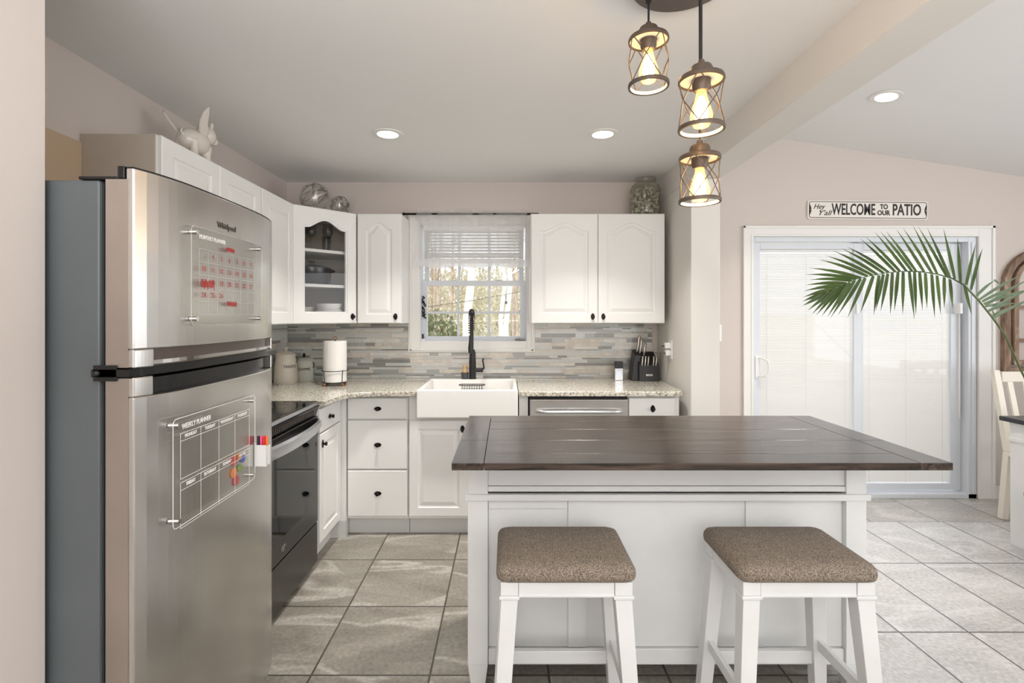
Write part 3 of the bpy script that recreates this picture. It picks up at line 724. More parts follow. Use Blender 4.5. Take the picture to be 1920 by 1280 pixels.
mb = MB(); ring_ = rrect(-.042, .042, -.015, .015, 0, .006, 4); q = []
for (u, v, _) in ring_: a = u/.064+.42; q.append((px_+.064*math.sin(a), py_-.064*math.cos(a), z_+.088+v))
mb.tube(q, .001, 5, closed=True).build('label_outline', 'black', t)

t = thing('paper_towel_holder', 'black wire paper towel stand with copper ball feet', 'towel holder', (PX(628, 3.41), 3.41, .914))
px_, py_ = PX(628, 3.41), 3.41
mb = MB()
for z, r in ((.022, .080), (.100, .086)): mb.tube([(px_+r*math.cos(2*PI*k/40), py_+r*math.sin(2*PI*k/40), z_+z) for k in range(40)], .0025, 6, closed=True)
for k in range(4): a = PI/4+PI/2*k+.15; mb.tube([(px_+.080*math.cos(a), py_+.080*math.sin(a), z_+.022), (px_+.086*math.cos(a), py_+.086*math.sin(a), z_+.10), (px_+.091*math.cos(a), py_+.091*math.sin(a), z_+.106)], .0025, 6)
mb.tube([(px_, py_, z_+.02), (px_, py_, z_+.31)], .004, 8); mb.tube([(px_-.08, py_, z_+.022), (px_+.08, py_, z_+.022)], .0025, 6)
mb.build('wire_frame', 'black', t, smooth=True)
MB().tube([(px_+.011*math.cos(2*PI*k/20), py_, z_+.318+.011*math.sin(2*PI*k/20)) for k in range(20)], .003, 6, closed=True).build('top_loop', 'copper', t, smooth=True)
for k in range(4): a = PI/4+PI/2*k+.15; MB().ball((px_+.080*math.cos(a), py_+.080*math.sin(a), z_+.011), .011, 14).build('ball_foot', 'copper', t, smooth=True)
mb = MB(); mb.lathe([(.02, .026), (.077, .026), (.077, .30), (.02, .30), (.02, .026)], (px_, py_, z_), 48)
tag(mb.build('paper_towel_roll', 'paper', smooth=True), 'white paper towel roll standing in the wire holder', 'paper towels')

# doorbell style camera device, knife block
t = thing('doorbell', 'black and silver doorbell unit with glowing ring on counter', 'doorbell', (PX(1160, 3.66), 3.66, .914))
dx = PX(1160, 3.66); 
MB().box(dx-.030, 3.648, .914, dx+.030, 3.672, 1.003).build('face_plate', 'handle', t, bevel=.003)
MB().box(dx-.030, 3.648, 1.0035, dx+.030, 3.672, 1.052).build('camera_cap', 'blackp', t, bevel=.003)
MB().closedring(.010, .013, -.001, .001, (dx, 3.647, .963), 30, Matrix.Rotation(PI/2, 3, 'X')).build('light_ring', 'led', t)
MB().tube([(dx+.03, 3.662, .92), (dx+.06, 3.68, .9175), (dx+.10, 3.70, .922), (dx+.14, 3.72, .9175)], .0018, 6).build('cable', 'black', t)
kx0, kx1, ky = PX(1199, 3.60), PX(1236, 3.60), 3.60
t = thing('knife_block', 'black knife block full of steel handled knives', 'knife block', ((kx0+kx1)/2-.02, 3.66, .914))
mb = MB(); mb.hexa([(kx0, ky, .914), (kx1, ky, .914), (kx1, ky+.14, .914), (kx0, ky+.14, .914)], [(kx0, ky+.01, 1.03), (kx1, ky+.01, 1.03), (kx1, ky+.14, 1.12), (kx0, ky+.14, 1.12)])
mb.build('block', 'black', t, bevel=.004)
mb = MB(); mb.hexa([(kx0-.05, ky+.03, .914), (kx0-.001, ky+.03, .914), (kx0-.001, ky+.14, .914), (kx0-.05, ky+.14, .914)], [(kx0-.020, ky+.05, 1.10), (kx0+.03, ky+.05, 1.10), (kx0+.03, ky+.14, 1.135), (kx0-.02, ky+.14, 1.135)])
mb.build('tall_block', 'black', t, bevel=.004)
MB().box((kx0+kx1)/2-.024, ky-.001, .952, (kx0+kx1)/2-.001, ky+.004, .966).box((kx0+kx1)/2+.001, ky-.001, .952, (kx0+kx1)/2+.024, ky+.004, .966).build('maker_badge', 'chrome', t)
M['kniferh'] = stainless('knife_steel', (180, 174, 168), .25)
def knife(x, y, z, L, tilt, r, lab):
    k = thing('knife', lab, 'knife', (x, y, z), 'knives in the block')
    dx_, dz_ = math.sin(tilt)*L, math.cos(tilt)*L
    MB().tube([(x, y, z), (x+dx_*.35, y-.004, z+dz_*.35), (x+dx_*.7, y-.002, z+dz_*.7), (x+dx_, y+.004, z+dz_)], r, 10, taper=1.15).ball((x+dx_, y+.004, z+dz_), r*1.35, 12).build('handle', 'kniferh', k, smooth=True)
    MB().box(x-.0012, y, z-.03, x+.0012, y+.012, z).build('blade', 'chrome', k)
for k, pxk in enumerate((1204, 1209.5, 1215, 1225, 1230)):
    x = PX(pxk, 3.60); knife(x, ky+.018, 1.008, .078, .13, .0062, ['small steak knife at the left end of the lower row', 'second small steak knife from the left in the block', 'middle small steak knife in the block', 'second small steak knife from the right in the block', 'small steak knife at the right end of the lower row'][k])
for k, (pxk, zz) in enumerate(((1197, 1.105), (1201, 1.10), (1207, 1.09))):
    x = PX(pxk, 3.66); knife(x, ky+.07+.02*(2-k), zz, .125-.018*k, .16, .0085, ['tallest knife at the back of the block', 'long knife just right of the tallest one', 'large knife in front of the two tallest'][k])

# outlet on partition, switch on patio wall
t = thing('wall_outlet', 'white double outlet plate on the wall beside the knife block', 'outlet', (1.139, 3.48, 1.15))
MB().box(1.134, 3.442, 1.085, 1.1395, 3.518, 1.215).build('plate', 'white', t, bevel=.002)
for z, nm in ((1.178, 'upper'), (1.125, 'lower')):
    MB().box(1.1325, 3.462, z-.016, 1.1345, 3.498, z+.016).build('socket', 'white', t, bevel=.001)
t = thing('charger', 'white plug in charger in the upper outlet socket', 'charger', (1.12, 3.48, 1.175)); MB().box(1.095, 3.462, 1.16, 1.132, 3.498, 1.198).build('body', 'white', t, bevel=.003); MB().box(1.078, 3.474, 1.172, 1.096, 3.486, 1.178).build('usb_plug', 'blackp', t)
t = thing('charger', 'white charger with black cable in lower outlet socket', 'charger', (1.12, 3.48, 1.125)); MB().box(1.100, 3.466, 1.110, 1.132, 3.494, 1.146).build('body', 'white', t, bevel=.003)
MB().box(1.070, 3.472, 1.118, 1.101, 3.488, 1.132).build('usb_plug', 'gunmetal', t); MB().tube([(1.07, 3.48, 1.125), (1.04, 3.50, 1.127), (1.0, 3.56, 1.128), (.985, 3.72, 1.10), (.95, 3.765, 1.0), (.93, 3.76, .917)], .0018, 6).build('cable', 'black', t)
t = thing('light_switch', 'white switch plate on patio wall near partition', 'light switch', (1.59, YW, 1.19))
MB().box(1.555, YW-.006, 1.19, 1.628, YW, 1.318).build('plate', 'white', t, bevel=.002); MB().box(1.585, YW-.010, 1.235, 1.600, YW-.006, 1.27).build('toggle', 'white', t, bevel=.001)

# ------------------------------------------------------------------ stove
st = thing('stove', 'black stainless slide in electric stove beside the fridge', 'stove', (-1.35, 2.38, 0))
sy0, sy1, sX = 2.003, 2.762, -1.045
MB().box(XL+.015, sy0, .03, sX-.04, sy1, .900).build('oven_body', 'darksteel', st)
MB().box(XL+.015, sy0, .901, sX+.005, sy1, .916).build('cooktop', 'blackglass', st, bevel=.003)
MB().box(sX+.0055, sy0, .895, sX+.010, sy1, .913).build('cooktop_edge', 'handle', st, bevel=.001)
mb = MB(); mb.prism([(sX-.04, .84), (sX-.005, .84), (sX+.012, .892), (sX-.04, .9)], sy0, sy1, 'y'); mb.build('vent_trim', 'blackp', st)
mb = MB()
for k in range(36): y = sy0+.06+k*.018; mb.box(sX-.002, y, .855, sX+.010, y+.006, .878)
mb.build('vent_slots', 'gunmetal', st)
mb = MB(); mb.box(sX-.039, sy0+.003, .258, sX+.006, sy1-.003, .835); mb.build('oven_door', 'darksteel', st, bevel=.004)
MB().box(sX+.0055, sy0+.05, .36, sX+.0085, sy1-.045, .745).build('door_glass', 'blackglass', st, bevel=.001)
mb = MB(); n = 24
prof = []
for k in range(n+1):
    u = k/n; y = sy0+.012+(sy1-sy0-.024)*u; b = math.sin(PI*u)**.6 if 0 < u < 1 else 0; prof.append((y, sX+.012+.050*b))
lo = [mb.v((x, y, .765)) for y, x in prof]; mid = [mb.v((x+.014, y, .79)) for y, x in prof]; mi2 = [mb.v((x+.012, y, .815)) for y, x in prof]; hi = [mb.v((x, y, .825)) for y, x in prof]; bk = [mb.v((x-.012, y, .81)) for y, x in prof]; bk2 = [mb.v((x-.012, y, .775)) for y, x in prof]
rs = [lo, mid, mi2, hi, bk, bk2]
for i in range(6):
    a, b = rs[i], rs[(i+1) % 6]
    for k in range(n): mb.face([a[k], a[k+1], b[k+1], b[k]])
mb.face([r[0] for r in rs]); mb.face([r[-1] for r in rs][::-1])
mb.build('oven_handle', 'handle', st, smooth=True)
MB().box(sX-.035, sy0+.003, .035, sX+.004, sy1-.003, .250).build('storage_drawer', 'darksteel', st, bevel=.004)
mb = MB(); mb.tube([(sX+.0075, 2.335+.022*math.cos(a)*(1-.3*math.sin(a)), .305+.013*math.sin(a)) for a in [2*PI*k/24 for k in range(20)]], .0012, 5).tube([(sX+.0075, 2.318, .318), (sX+.0075, 2.33, .295), (sX+.0075, 2.345, .322)], .0012, 5).build('emblem', 'chrome', st)
mb = MB()
for (x, y, r) in ((-1.2, 2.2, .10), (-1.2, 2.58, .08), (-1.48, 2.2, .08), (-1.48, 2.58, .10)): mb.closedring(r-.002, r, .9161, .9166, (x, y, 0), 48)
mb.build('burner_marks', 'gunmetal', st)

# ------------------------------------------------------------------ refrigerator
fr = thing('refrigerator', 'tall stainless top freezer refrigerator with grey side', 'refrigerator', (-1.25, 1.55, 0))
fy0, fy1, fxe = 1.200, 1.906, -.893
MB().box(-1.63, fy0+.008, .03, -.980, fy1-.008, 1.712).build('cabinet_body', 'grey', fr, bevel=.006)
MB().box(-.979, fy0+.02, .05, -.962, fy1-.02, 1.71).build('door_gasket', 'blackp', fr)
def bx_(y): u = (y-(fy0+fy1)/2)/((fy1-fy0)/2); return fxe+.036*(1-abs(min(1, abs(u)))**4)
def bowslab(mb, y0, y1, z0, z1, xb, ins=0, n=24):
    pts = [(xb, y0)]+[(bx_(y0+(y1-y0)*k/n)-ins, y0+(y1-y0)*k/n) for k in range(n+1)]+[(xb, y1)]
    return mb.prism(pts, z0, z1)
XB = -.961
Z1 = 1.738
mb = MB(); bowslab(mb, fy0, fy1, 1.303, Z1, -.912); mb.box(XB, fy0, 1.303, -.9125, fy1, 1.712); bowslab(mb, fy0, 1.248, 1.258, 1.303, XB, 0, 6); bowslab(mb, 1.886, fy1, 1.258, 1.303, XB, 0, 4)
up = mb.build('freezer_door', 'steel', fr, bevel=.003)
mb = MB(); bowslab(mb, fy0, fy1, .075, 1.188, XB); bowslab(mb, fy0, 1.246, 1.188, 1.236, XB, 0, 6); bowslab(mb, 1.886, fy1, 1.188, 1.236, XB, 0, 4)
lw = mb.build('fresh_food_door', 'steel', fr, bevel=.003)
mb = MB(); bowslab(mb, 1.249, 1.885, 1.258, 1.3025, XB, .022); mb.build('handle_recess', 'gunmetal', up)
mb = MB(); bowslab(mb, 1.249, 1.885, 1.264, 1.274, -.94, .004); mb.build('handle_strip', 'chrome', up)
mb = MB(); bowslab(mb, 1.247, 1.885, 1.1885, 1.228, XB, .028); mb.build('handle_recess', 'blackp', lw)
mb = MB(); bowslab(mb, fy0+.01, fy1-.005, 1.2365, 1.2575, XB, .02); mb.build('door_gap_seal', 'blackp', fr)
mb = MB(); bowslab(mb, fy0+.001, fy1-.001, Z1+.0004, Z1+.003, -.912, .001); mb.build('door_top_cap', 'blackp', up)
# side caps of the doors (facing the camera)
for nm, z0, z1, pr in (('side_cap', 1.260, 1.711, up), ('side_cap', .078, 1.234, lw)): MB().box(XB+.002, fy0-.0015, z0, -.905, fy0-.0002, z1).build(nm, 'steelside', pr)
MB().box(-1.03, fy0+.005, 1.7125, -.935, fy0+.04, 1.720).box(-.930, fy0-.003, 1.7125, -.913, fy0+.035, 1.7425).build('top_hinge', 'blackp', fr, bevel=.002)
MB().box(-.99, fy0-.006, 1.238, -.90, fy0+.03, 1.256).box(-.985, fy0-.006, 1.228, -.93, fy0-.0018, 1.266).ball((-.975, fy0-.008, 1.247), .008).build('middle_hinge', 'blackp', fr, smooth=True)
for (x, y) in ((-1.55, 1.27), (-1.55, 1.84), (-1.0, 1.27), (-1.0, 1.84)): MB().lathe([(0, 0), (.02, 0), (.02, .03), (0, .03)], (x, y, 0), 16).build('foot', 'blackp', fr)
MB().box(-.985, fy0+.02, .012, -.95, fy1-.02, .068).build('base_grille', 'blackp', fr)
o = text('Whirlpool', .024, T(bx_(1.535)+.0012, 1.535, 1.655) @ FX, up, 'gunmetal', 'brand_lettering', bold=.0003)

def planner(name, label, y0, y1, z0, z1, x, title, grid, gm='etched'):
    t = thing(name, label, 'planner board', (x, (y0+y1)/2, z0))
    MB().prism([(p[0], p[1]) for p in rrect(y0, y1, z0, z1, 0, .014)], x-.0022, x+.0022, 'x').build('acrylic_sheet', 'acrylic', t)
    for y in (y0+.018, y1-.018):
        for z in (z0+.018, z1-.018): MB().lathe([(0, 0), (.0065, 0), (.0065, x-bx_(y)+.008), (0, x-bx_(y)+.008)], (bx_(y)+.0006, y, z), 16, Matrix.Rotation(PI/2, 3, 'Y')).build('standoff', 'chrome', t, smooth=True)
    mb = MB()
    def ln(a, b, c, d, w=.0012):
        if abs(a-c) < 1e-6: mb.box(x+.0024, a-w/2, b, x+.0028, a+w/2, d)
        else: mb.box(x+.0024, a, b-w/2, x+.0028, c, b+w/2)
    bo = [(x+.0024, p[0], p[1]) for p in rrect(y0+.001, y1-.001, z0+.001, z1-.001, 0, .013)]; mb.tube(bo, .0009, 4, closed=True)
    grid(ln); mb.build('grid_lines', gm, t)
    return t
wx = -.849; wy0, wy1, wz0, wz1 = 1.271, 1.687, .838, 1.120
def g1(ln):
    cw = .087
    for r, zt in enumerate((1.078, .950)):
        for k in range(4):
            a = wy0+.030+k*cw
            ln(a, zt, a+cw, zt); ln(a, zt-.020, a+cw, zt-.020); ln(a, zt-.118, a+cw, zt-.118); ln(a, zt-.118, a, zt)
        a = wy0+.030+4*cw; ln(a, zt-.118, a, zt)
t = planner('weekly_planner', 'clear acrylic weekly planner board on the lower fridge door', wy0, wy1, wz0, wz1, wx, '', g1)
tx = wx+.0024
text('WEEKLY PLANNER', .019, T(tx, wy0+.036, 1.094) @ FX, t, 'etched', xs=.8, bold=.0002, align='LEFT')
for k, s_ in enumerate(('MONDAY', 'TUESDAY', 'WEDNESDAY', 'THURSDAY')): text(s_, .0135, T(tx, wy0+.030+.087*(k+.5), 1.068) @ FX, t, 'etched', xs=.85)
for k, s_ in enumerate(('FRIDAY', 'SATURDAY', 'SUNDAY', 'NOTES')): text(s_, .0135, T(tx, wy0+.030+.087*(k+.5), .940) @ FX, t, 'etched', xs=.85)
mx = -.848; my0, my1, mz0, mz1 = 1.344, 1.732, 1.358, 1.630
def g2(ln):
    for k in range(8): a = my0+.035+k*.043; ln(a, mz0+.03, a, mz1-.06, .0007)
    for k in range(6): z = mz0+.03+k*.0364; ln(my0+.035, z, my0+.035+7*.043, z, .0007)
t = planner('monthly_planner', 'clear acrylic monthly planner board on the freezer door', my0, my1, mz0, mz1, mx, '', g2, 'etchfaint')
tx = mx+.0024
text('MONTHLY PLANNER', .017, T(tx, my0+.035, mz1-.027) @ FX, t, 'etched', xs=.8, align='LEFT')
num = ['4', '5', '6', '7', '8', '9', '10', '11', '12', '13', '14', '15', '16', '17', '18', '19', '20', '21', '22', '23', '24', '25', '26']
for i, s_ in enumerate(num):
    r, k = divmod(i+1, 7)
    if r > 3: break
    text(s_, .020, T(tx, my0+.056+k*.043, mz1-.078-r*.0364) @ FX, t, 'redink', 'number', bold=.0003)
mb = MB()
rr = random.Random(5)
for (cy, cz, a, b) in ((my0+.075, mz0+.115, .030, .016), (my0+.19, mz1-.045, .022, .008), (my0+.20, mz0+.062, .026, .010)):
    pts = [(tx+.0005, cy-a+2*a*k/40, cz+b*math.sin(k*1.9)*rr.uniform(.6, 1)) for k in range(41)]; MB().tube(pts, .0011, 4).build('red_scribble', 'redink', t)
# stickers / magnets showing behind the weekly board
for i, (dy, dz, r, c, nm) in enumerate(((.300, .092, .016, (200, 62, 50), 'red'), (.330, .098, .012, (226, 138, 40), 'amber'), (.352, .085, .013, (60, 100, 190), 'blue'), (.298, .055, .016, (232, 130, 30), 'orange'), (.333, .060, .011, (120, 160, 50), 'green'), (.312, .026, .016, (190, 60, 62), 'crimson'))):
    y = wy0+dy; z = wz0+dz; x = bx_(y)+.001
    m = mat(nm+'_magnet', c, .4)
    o = MB().lathe([(0, 0), (r, 0), (r, .003), (r*.7, .006), (0, .007)], (x, y, z), 20, Matrix.Rotation(PI/2, 3, 'Y')).build('fridge_magnet', m, smooth=True)
    tag(o, 'round %s magnet behind the weekly planner board' % nm, 'magnet')
# marker holder
t = thing('marker_holder', 'small white magnetic marker holder on the fridge door edge', 'marker holder', (-.84, 1.715, .872))
HZ = .026; hx0, hx1, hy0, hy1 = bx_(1.715)+.002, bx_(1.715)+.044, 1.700, 1.730
mb = MB(T(0, 0, HZ)); mb.box(hx0, hy0, .846, hx1, hy0+.0025, .920).box(hx0, hy1-.0025, .846, hx1, hy1, .915).box(hx0, hy0, .846, hx0+.0025, hy1, .925).box(hx1-.0025, hy0, .852, hx1, hy1, .915).box(hx0, hy0, .846, hx1-.004, hy1, .849)
mb.build('box', 'white', t, bevel=.0015)
for i, (c, nm) in enumerate((((20, 20, 20), 'black'), ((235, 80, 150), 'pink'), ((215, 40, 35), 'red'), ((235, 110, 40), 'orange'))):
    x = hx0+.0075+i*.0095
    o = MB().lathe([(0, .850), (.0040, .850), (.0040, .905), (.0045, .905), (.0045, .945), (.0035, .948), (0, .948)], (x, 1.715, HZ), 14).build('marker', mat(nm+'_cap', c, .35), smooth=True)
    tag(o, '%s capped marker standing in the white holder' % nm, 'marker')

# ------------------------------------------------------------------ on top of cabinets
def strap_ball(cx, cy, cz, r, n, lab, seed):
    t = thing('strap_sphere', lab, 'decorative sphere', (cx, cy, cz-r))
    rr = random.Random(seed)
    for k in range(n):
        R = Euler((rr.uniform(0, PI), rr.uniform(0, PI), rr.uniform(0, PI))).to_matrix()
        MB().closedring(r-.0015-.0006*(k % 3), r-.0006*(k % 3), -.005, .005, (cx, cy, cz), 48, R).build('metal_strap', 'ringmetal', t)
    return t
strap_ball(PX(590, 3.44), 3.44, UT+.101, .100, 8, 'large silver strap sphere on top of the corner cabinet', 3)
strap_ball(PX(637, 3.56), 3.56, UT+.071, .070, 7, 'small silver strap sphere beside the larger sphere', 9)
jx, jy = PX(1210, 3.62), 3.62
t = thing('glass_jar', 'large open glass jar holding dried leaves atop right cabinet', 'jar', (jx, jy, UT))
MB().lathe([(0, 0), (.105, 0), (.110, .01), (.110, .195), (.098, .225), (.074, .243), (.072, .25), (.076, .256), (.076, .28), (.070, .28), (.068, .25), (.094, .222), (.106, .19), (.106, .012), (0, .008)], (jx, jy, UT), 48).build('jar_body', 'jarglass', t, smooth=True)
mb = MB(); rr = random.Random(11)
for k in range(240):
    a = rr.uniform(0, 2*PI); r = .095*math.sqrt(rr.random()); z = UT+.02+.18*rr.random()**.9
    R = Euler((rr.uniform(0, PI), rr.uniform(0, PI), rr.uniform(0, PI))).to_matrix(); s_ = rr.uniform(.014, .026)
    c = Vector((jx+r*math.cos(a), jy+r*math.sin(a), z))
    vs = [c+R @ Vector(q) for q in ((-s_, 0, 0), (-s_*.3, s_*.5, .004), (s_, .0, .0), (-s_*.3, -s_*.5, .004))]
    m_ = [mb.v(v) for v in vs]; mb.face(m_)
o = mb.build('dried_leaves', 'leafin'); tag(o, 'heap of dried grey green leaves inside the glass jar', 'dried leaves', kind='stuff')
# winged pig figurine
t = thing('winged_pig_figurine', 'white ceramic winged pig figurine on cabinet above the stove', 'figurine', (-1.46, 2.36, UT))
gx, gy, gz = -1.455, 2.33, UT
PG = T(gx, gy, gz) @ Matrix.Scale(1.3, 4) @ T(-gx, -gy, -gz)
mb = MB(PG); mb.ball((gx, gy, gz+.075), .048, 24, (1.0, 1.35, .95)).ball((gx+.012, gy+.050, gz+.115), .036, 24).ball((gx+.022, gy+.085, gz+.105), .016, 16, (1, .9, 1)).ball((gx-.004, gy+.046, gz+.153), .012, 12, (.8, .5, 1.2)).ball((gx+.036, gy+.046, gz+.150), .012, 12, (.8, .5, 1.2))
for dx_, dy_ in ((-.024, -.035), (.024, -.035), (-.024, .04), (.024, .04)): mb.lathe([(0, 0), (.014, 0), (.013, .04), (.018, .07), (0, .07)], (gx+dx_, gy+dy_, gz), 14)
mb.tube([(gx, gy-.06, gz+.08), (gx, gy-.072, gz+.09), (gx+.004, gy-.068, gz+.1)], .004, 6)
mb.build('body', 'figurine', t, remesh=.004)
for s_, hh in ((-1, .10), (1, .11)):
    mb = MB(); pts = [(0, 0), (-.030, .02), (-.05, .055), (-.052, .085), (-.040, hh), (-.024, .085), (-.012, .06), (.004, .045), (.014, .02)]
    mb.prism([(p_[0]*1.0, p_[1]) for p_ in pts], -.004, .004, 'x'); 
    mb.M = PG @ T(gx+s_*.030, gy-.004, gz+.085) @ Matrix.Rotation(s_*math.radians(28), 4, 'Y')
    mb.build('wing', 'figurine', t, bevel=.003, smooth=True)

# ------------------------------------------------------------------ ceiling lights
def downlight(x, y, z, tilt, lab):
    t = thing('recessed_light', lab, 'ceiling light', (x, y, z), 'round recessed ceiling lights')
    R = Matrix.Rotation(tilt, 3, 'Y')
    MB().lathe([(.058, -.004), (.083, -.003), (.084, 0.001), (.058, .001), (.058, -.004)], (x, y, z), 48, R).build('trim_ring', 'trim', t, smooth=True)
    MB().lathe([(0, -.002), (.057, -.002), (.057, .001), (0, .001)], (x, y, z), 40, R).build('lens', 'lens', t)
    a = area('downlight_lamp', (x, y, z-.012), (0, tilt, 0), .11, .11, 9, (1, .96, .91), math.radians(92), 'DISK')
downlight(-.661, 2.787, ZC-.001, 0, 'recessed ceiling light over the counter left of window')
downlight(.534, 2.787, ZC-.001, 0, 'recessed ceiling light over the counter near pendants')
downlight(2.272, 3.0, 2.696-.002, math.atan(.158), 'recessed light in the sloped ceiling before patio door')

# pendant cluster
pc = thing('pendant_cluster', 'three caged lantern pendants hanging from round bronze canopy', 'pendant light', (.52, 1.48, ZC))
MB().lathe([(0, 0), (.148, 0), (.150, .006), (.150, .026), (0, .026)], (.52, 1.48, ZC-.0265), 56).build('canopy', 'gunmetal', pc, bevel=.002, smooth=True)
M['warmmetal'] = mat('antique_bronze', (92, 79, 69), .45, .35)
def lantern(x, y, zt, zb, r=.061, rot=0):
    zc_ = ZC-.026
    MB().tube([(x, y, zc_+.01), (x, y, zt+.055)], .0032, 8).lathe([(0, 0), (.009, 0), (.007, .03), (0, .03)], (x, y, zc_-.03), 12).build('cord', 'black', pc, smooth=True)
    L = MB().lathe([(0, .05), (.008, .05), (.010, .036), (.026, .034), (.030, .026), (.030, .008), (.035, .006), (.058, .004), (.0605, -.001), (.0605, -.008), (.057, -.010), (.056, -.002), (.0, -.002)], (x, y, zt), 48).build('lantern_top', 'warmmetal', pc, smooth=True)
    MB().lathe([(.0, -.003), (.024, -.003), (.024, -.022), (.019, -.034), (0, -.034)], (x, y, zt), 28).build('socket', 'warmmetal', L, smooth=True)
    MB().lathe([(.0555, 0), (.0605, 0), (.0615, .005), (.0605, .011), (.0555, .011), (.0555, 0)], (x, y, zb-.004), 48).build('bottom_ring', 'warmmetal', L, smooth=True)
    MB().lathe([(.025, -.0025), (.0555, -.0025), (.0555, -.0035), (.025, -.0035), (.025, -.0025)], (x, y, zt), 40).build('inner_liner', 'ceramic', L, smooth=True)
    MB().closedring(.0540, .0553, -.003, .0065, (x, y, zb), 48).build('ring_liner', 'ceramic', L, smooth=True)
    mb = MB(); hgt = zt-zb-.006
    for k in range(4):
        for s_ in (-1, 1):
            a0 = rot+PI/2*k; pts = []
            for i in range(17):
                u = i/16; a = a0+s_*(PI/2)*u
                rr_ = (r-.003)*(1-.06*math.sin(PI*u*2)**2); pts.append((x+rr_*math.cos(a), y+rr_*math.sin(a), zb+.006+hgt*u))
            mb.tube(pts, .0016, 6)
    mb.build('wire_cage', 'warmmetal', L, smooth=True)
    B = MB().lathe([(0, -.034), (.013, -.034), (.014, -.045), (.021, -.07), (.029, -.095), (.029, -.112), (.020, -.130), (0, -.137)][::-1], (x, y, zt), 28).build('bulb', 'bulbglass', L, smooth=True)
    MB().lathe([(0, -.045), (.007, -.05), (.015, -.07), (.0185, -.092), (.016, -.112), (0, -.124)], (x, y, zt), 16).build('filament', 'filament', L, smooth=True)
lantern(PX(1216, 1.529), 1.529, 2.228, 2.085, rot=.4)
lantern(PX(1315, 1.365), 1.365, 2.029, 1.892, rot=1.1)
lantern(PX(1312, 1.509), 1.509, 1.861, 1.728, rot=.9)

# ------------------------------------------------------------------ kitchen island
isl = thing('kitchen_island', 'white kitchen island with dark plank top and square posts', 'kitchen island', (.6, 2.0, 0))
IX0, IX1, IY0, IY1, IZ0, IZ1 = -.176, 1.427, 1.601, 2.363, .890, .914
yb = [IY0, 1.712, 1.8955, 2.077, 2.23, IY1]
def topmesh(x0, x1, ys, gap=.0008):
    mb = MB()
    for a, b in zip(ys, ys[1:]): mb.box(x0, a+gap, IZ0, x1, b-gap, IZ1)
    return mb
worldspace_children = []
topmesh(-.072, 1.322, yb).build('top_planks', 'darkwoodx', isl, bevel=.0012)
for x0, x1 in ((IX0, -.0735), (1.3235, IX1)):
    for a, b in ((IY0, 1.8955), (1.8955, IY1)): MB().box(x0, a+.0008, IZ0, x1, b-.0008, IZ1).build('end_board', 'darkwoody', isl, bevel=.0015)
bx0, bx1, by0, by1 = -.143, 1.321, 1.84, 2.33; pw = .074
for (x, y) in ((bx0, by0), (bx1-pw, by0), (bx0, by1-pw), (bx1-pw, by1-pw)):
    mb = MB(); mb.box(x, y, .105, x+pw, y+pw, .889); mb.taper(x+pw/2, y+pw/2, 0, pw*.66, pw*.66, x+pw/2, y+pw/2, .105, pw, pw); mb.build('post', 'furn', isl, bevel=.002)
mb = MB(); mb.box(bx0+pw, by0+.010, .758, bx1-pw, by0+.03, .889).box(bx0+pw, by0+.004, .737, bx1-pw, by0+.03, .757); mb.build('apron', 'furn', isl, bevel=.002)
MB().box(bx0-.010, by0-.010, .708, bx1+.010, by0+.012, .731).box(bx0-.010, by0+.012, .708, bx0-.001, by1, .731).box(bx1+.001, by0+.012, .708, bx1+.010, by1, .731).build('moulding', 'furn', isl, bevel=.002)
mb = MB(); mb.box(bx0+pw+.001, by0+.024, .156, bx1-pw-.001, by0+.034, .706); mb.build('front_panel', 'furn', isl)
mb = MB()
for a, b in ((.227, .296), (.885, .953)): mb.box(a, by0+.016, .158, b, by0+.0235, .704)
mb.box(bx0+pw+.001, by0+.016, .670, .2255, by0+.0235, .706).box(.2975, by0+.016, .696, .8835, by0+.0235, .706)
mb.build('panel_stiles', 'furn', isl, bevel=.0015)
MB().box(bx0+pw+.001, by0+.012, .096, bx1-pw-.001, by0+.034, .153).build('bottom_rail', 'furn', isl, bevel=.002)
for x in (bx0+.02, bx1-.032): MB().box(x, by0+pw, .096, x+.012, by1-pw, .888).build('side_panel', 'furn', isl)
MB().box(bx0+pw, by1-.034, .096, bx1-pw, by1-.022, .888).build('back_panel', 'furn', isl)
MB().box(bx0+.033, by0+.036, .096, bx1-.033, by1-.036, .110).build('bottom_shelf', 'furn', isl)
MB().tube([(1.33, 1.72, .883), (1.36, 1.72, .883)], .008, 10).build('leaf_support', 'blackp', isl)

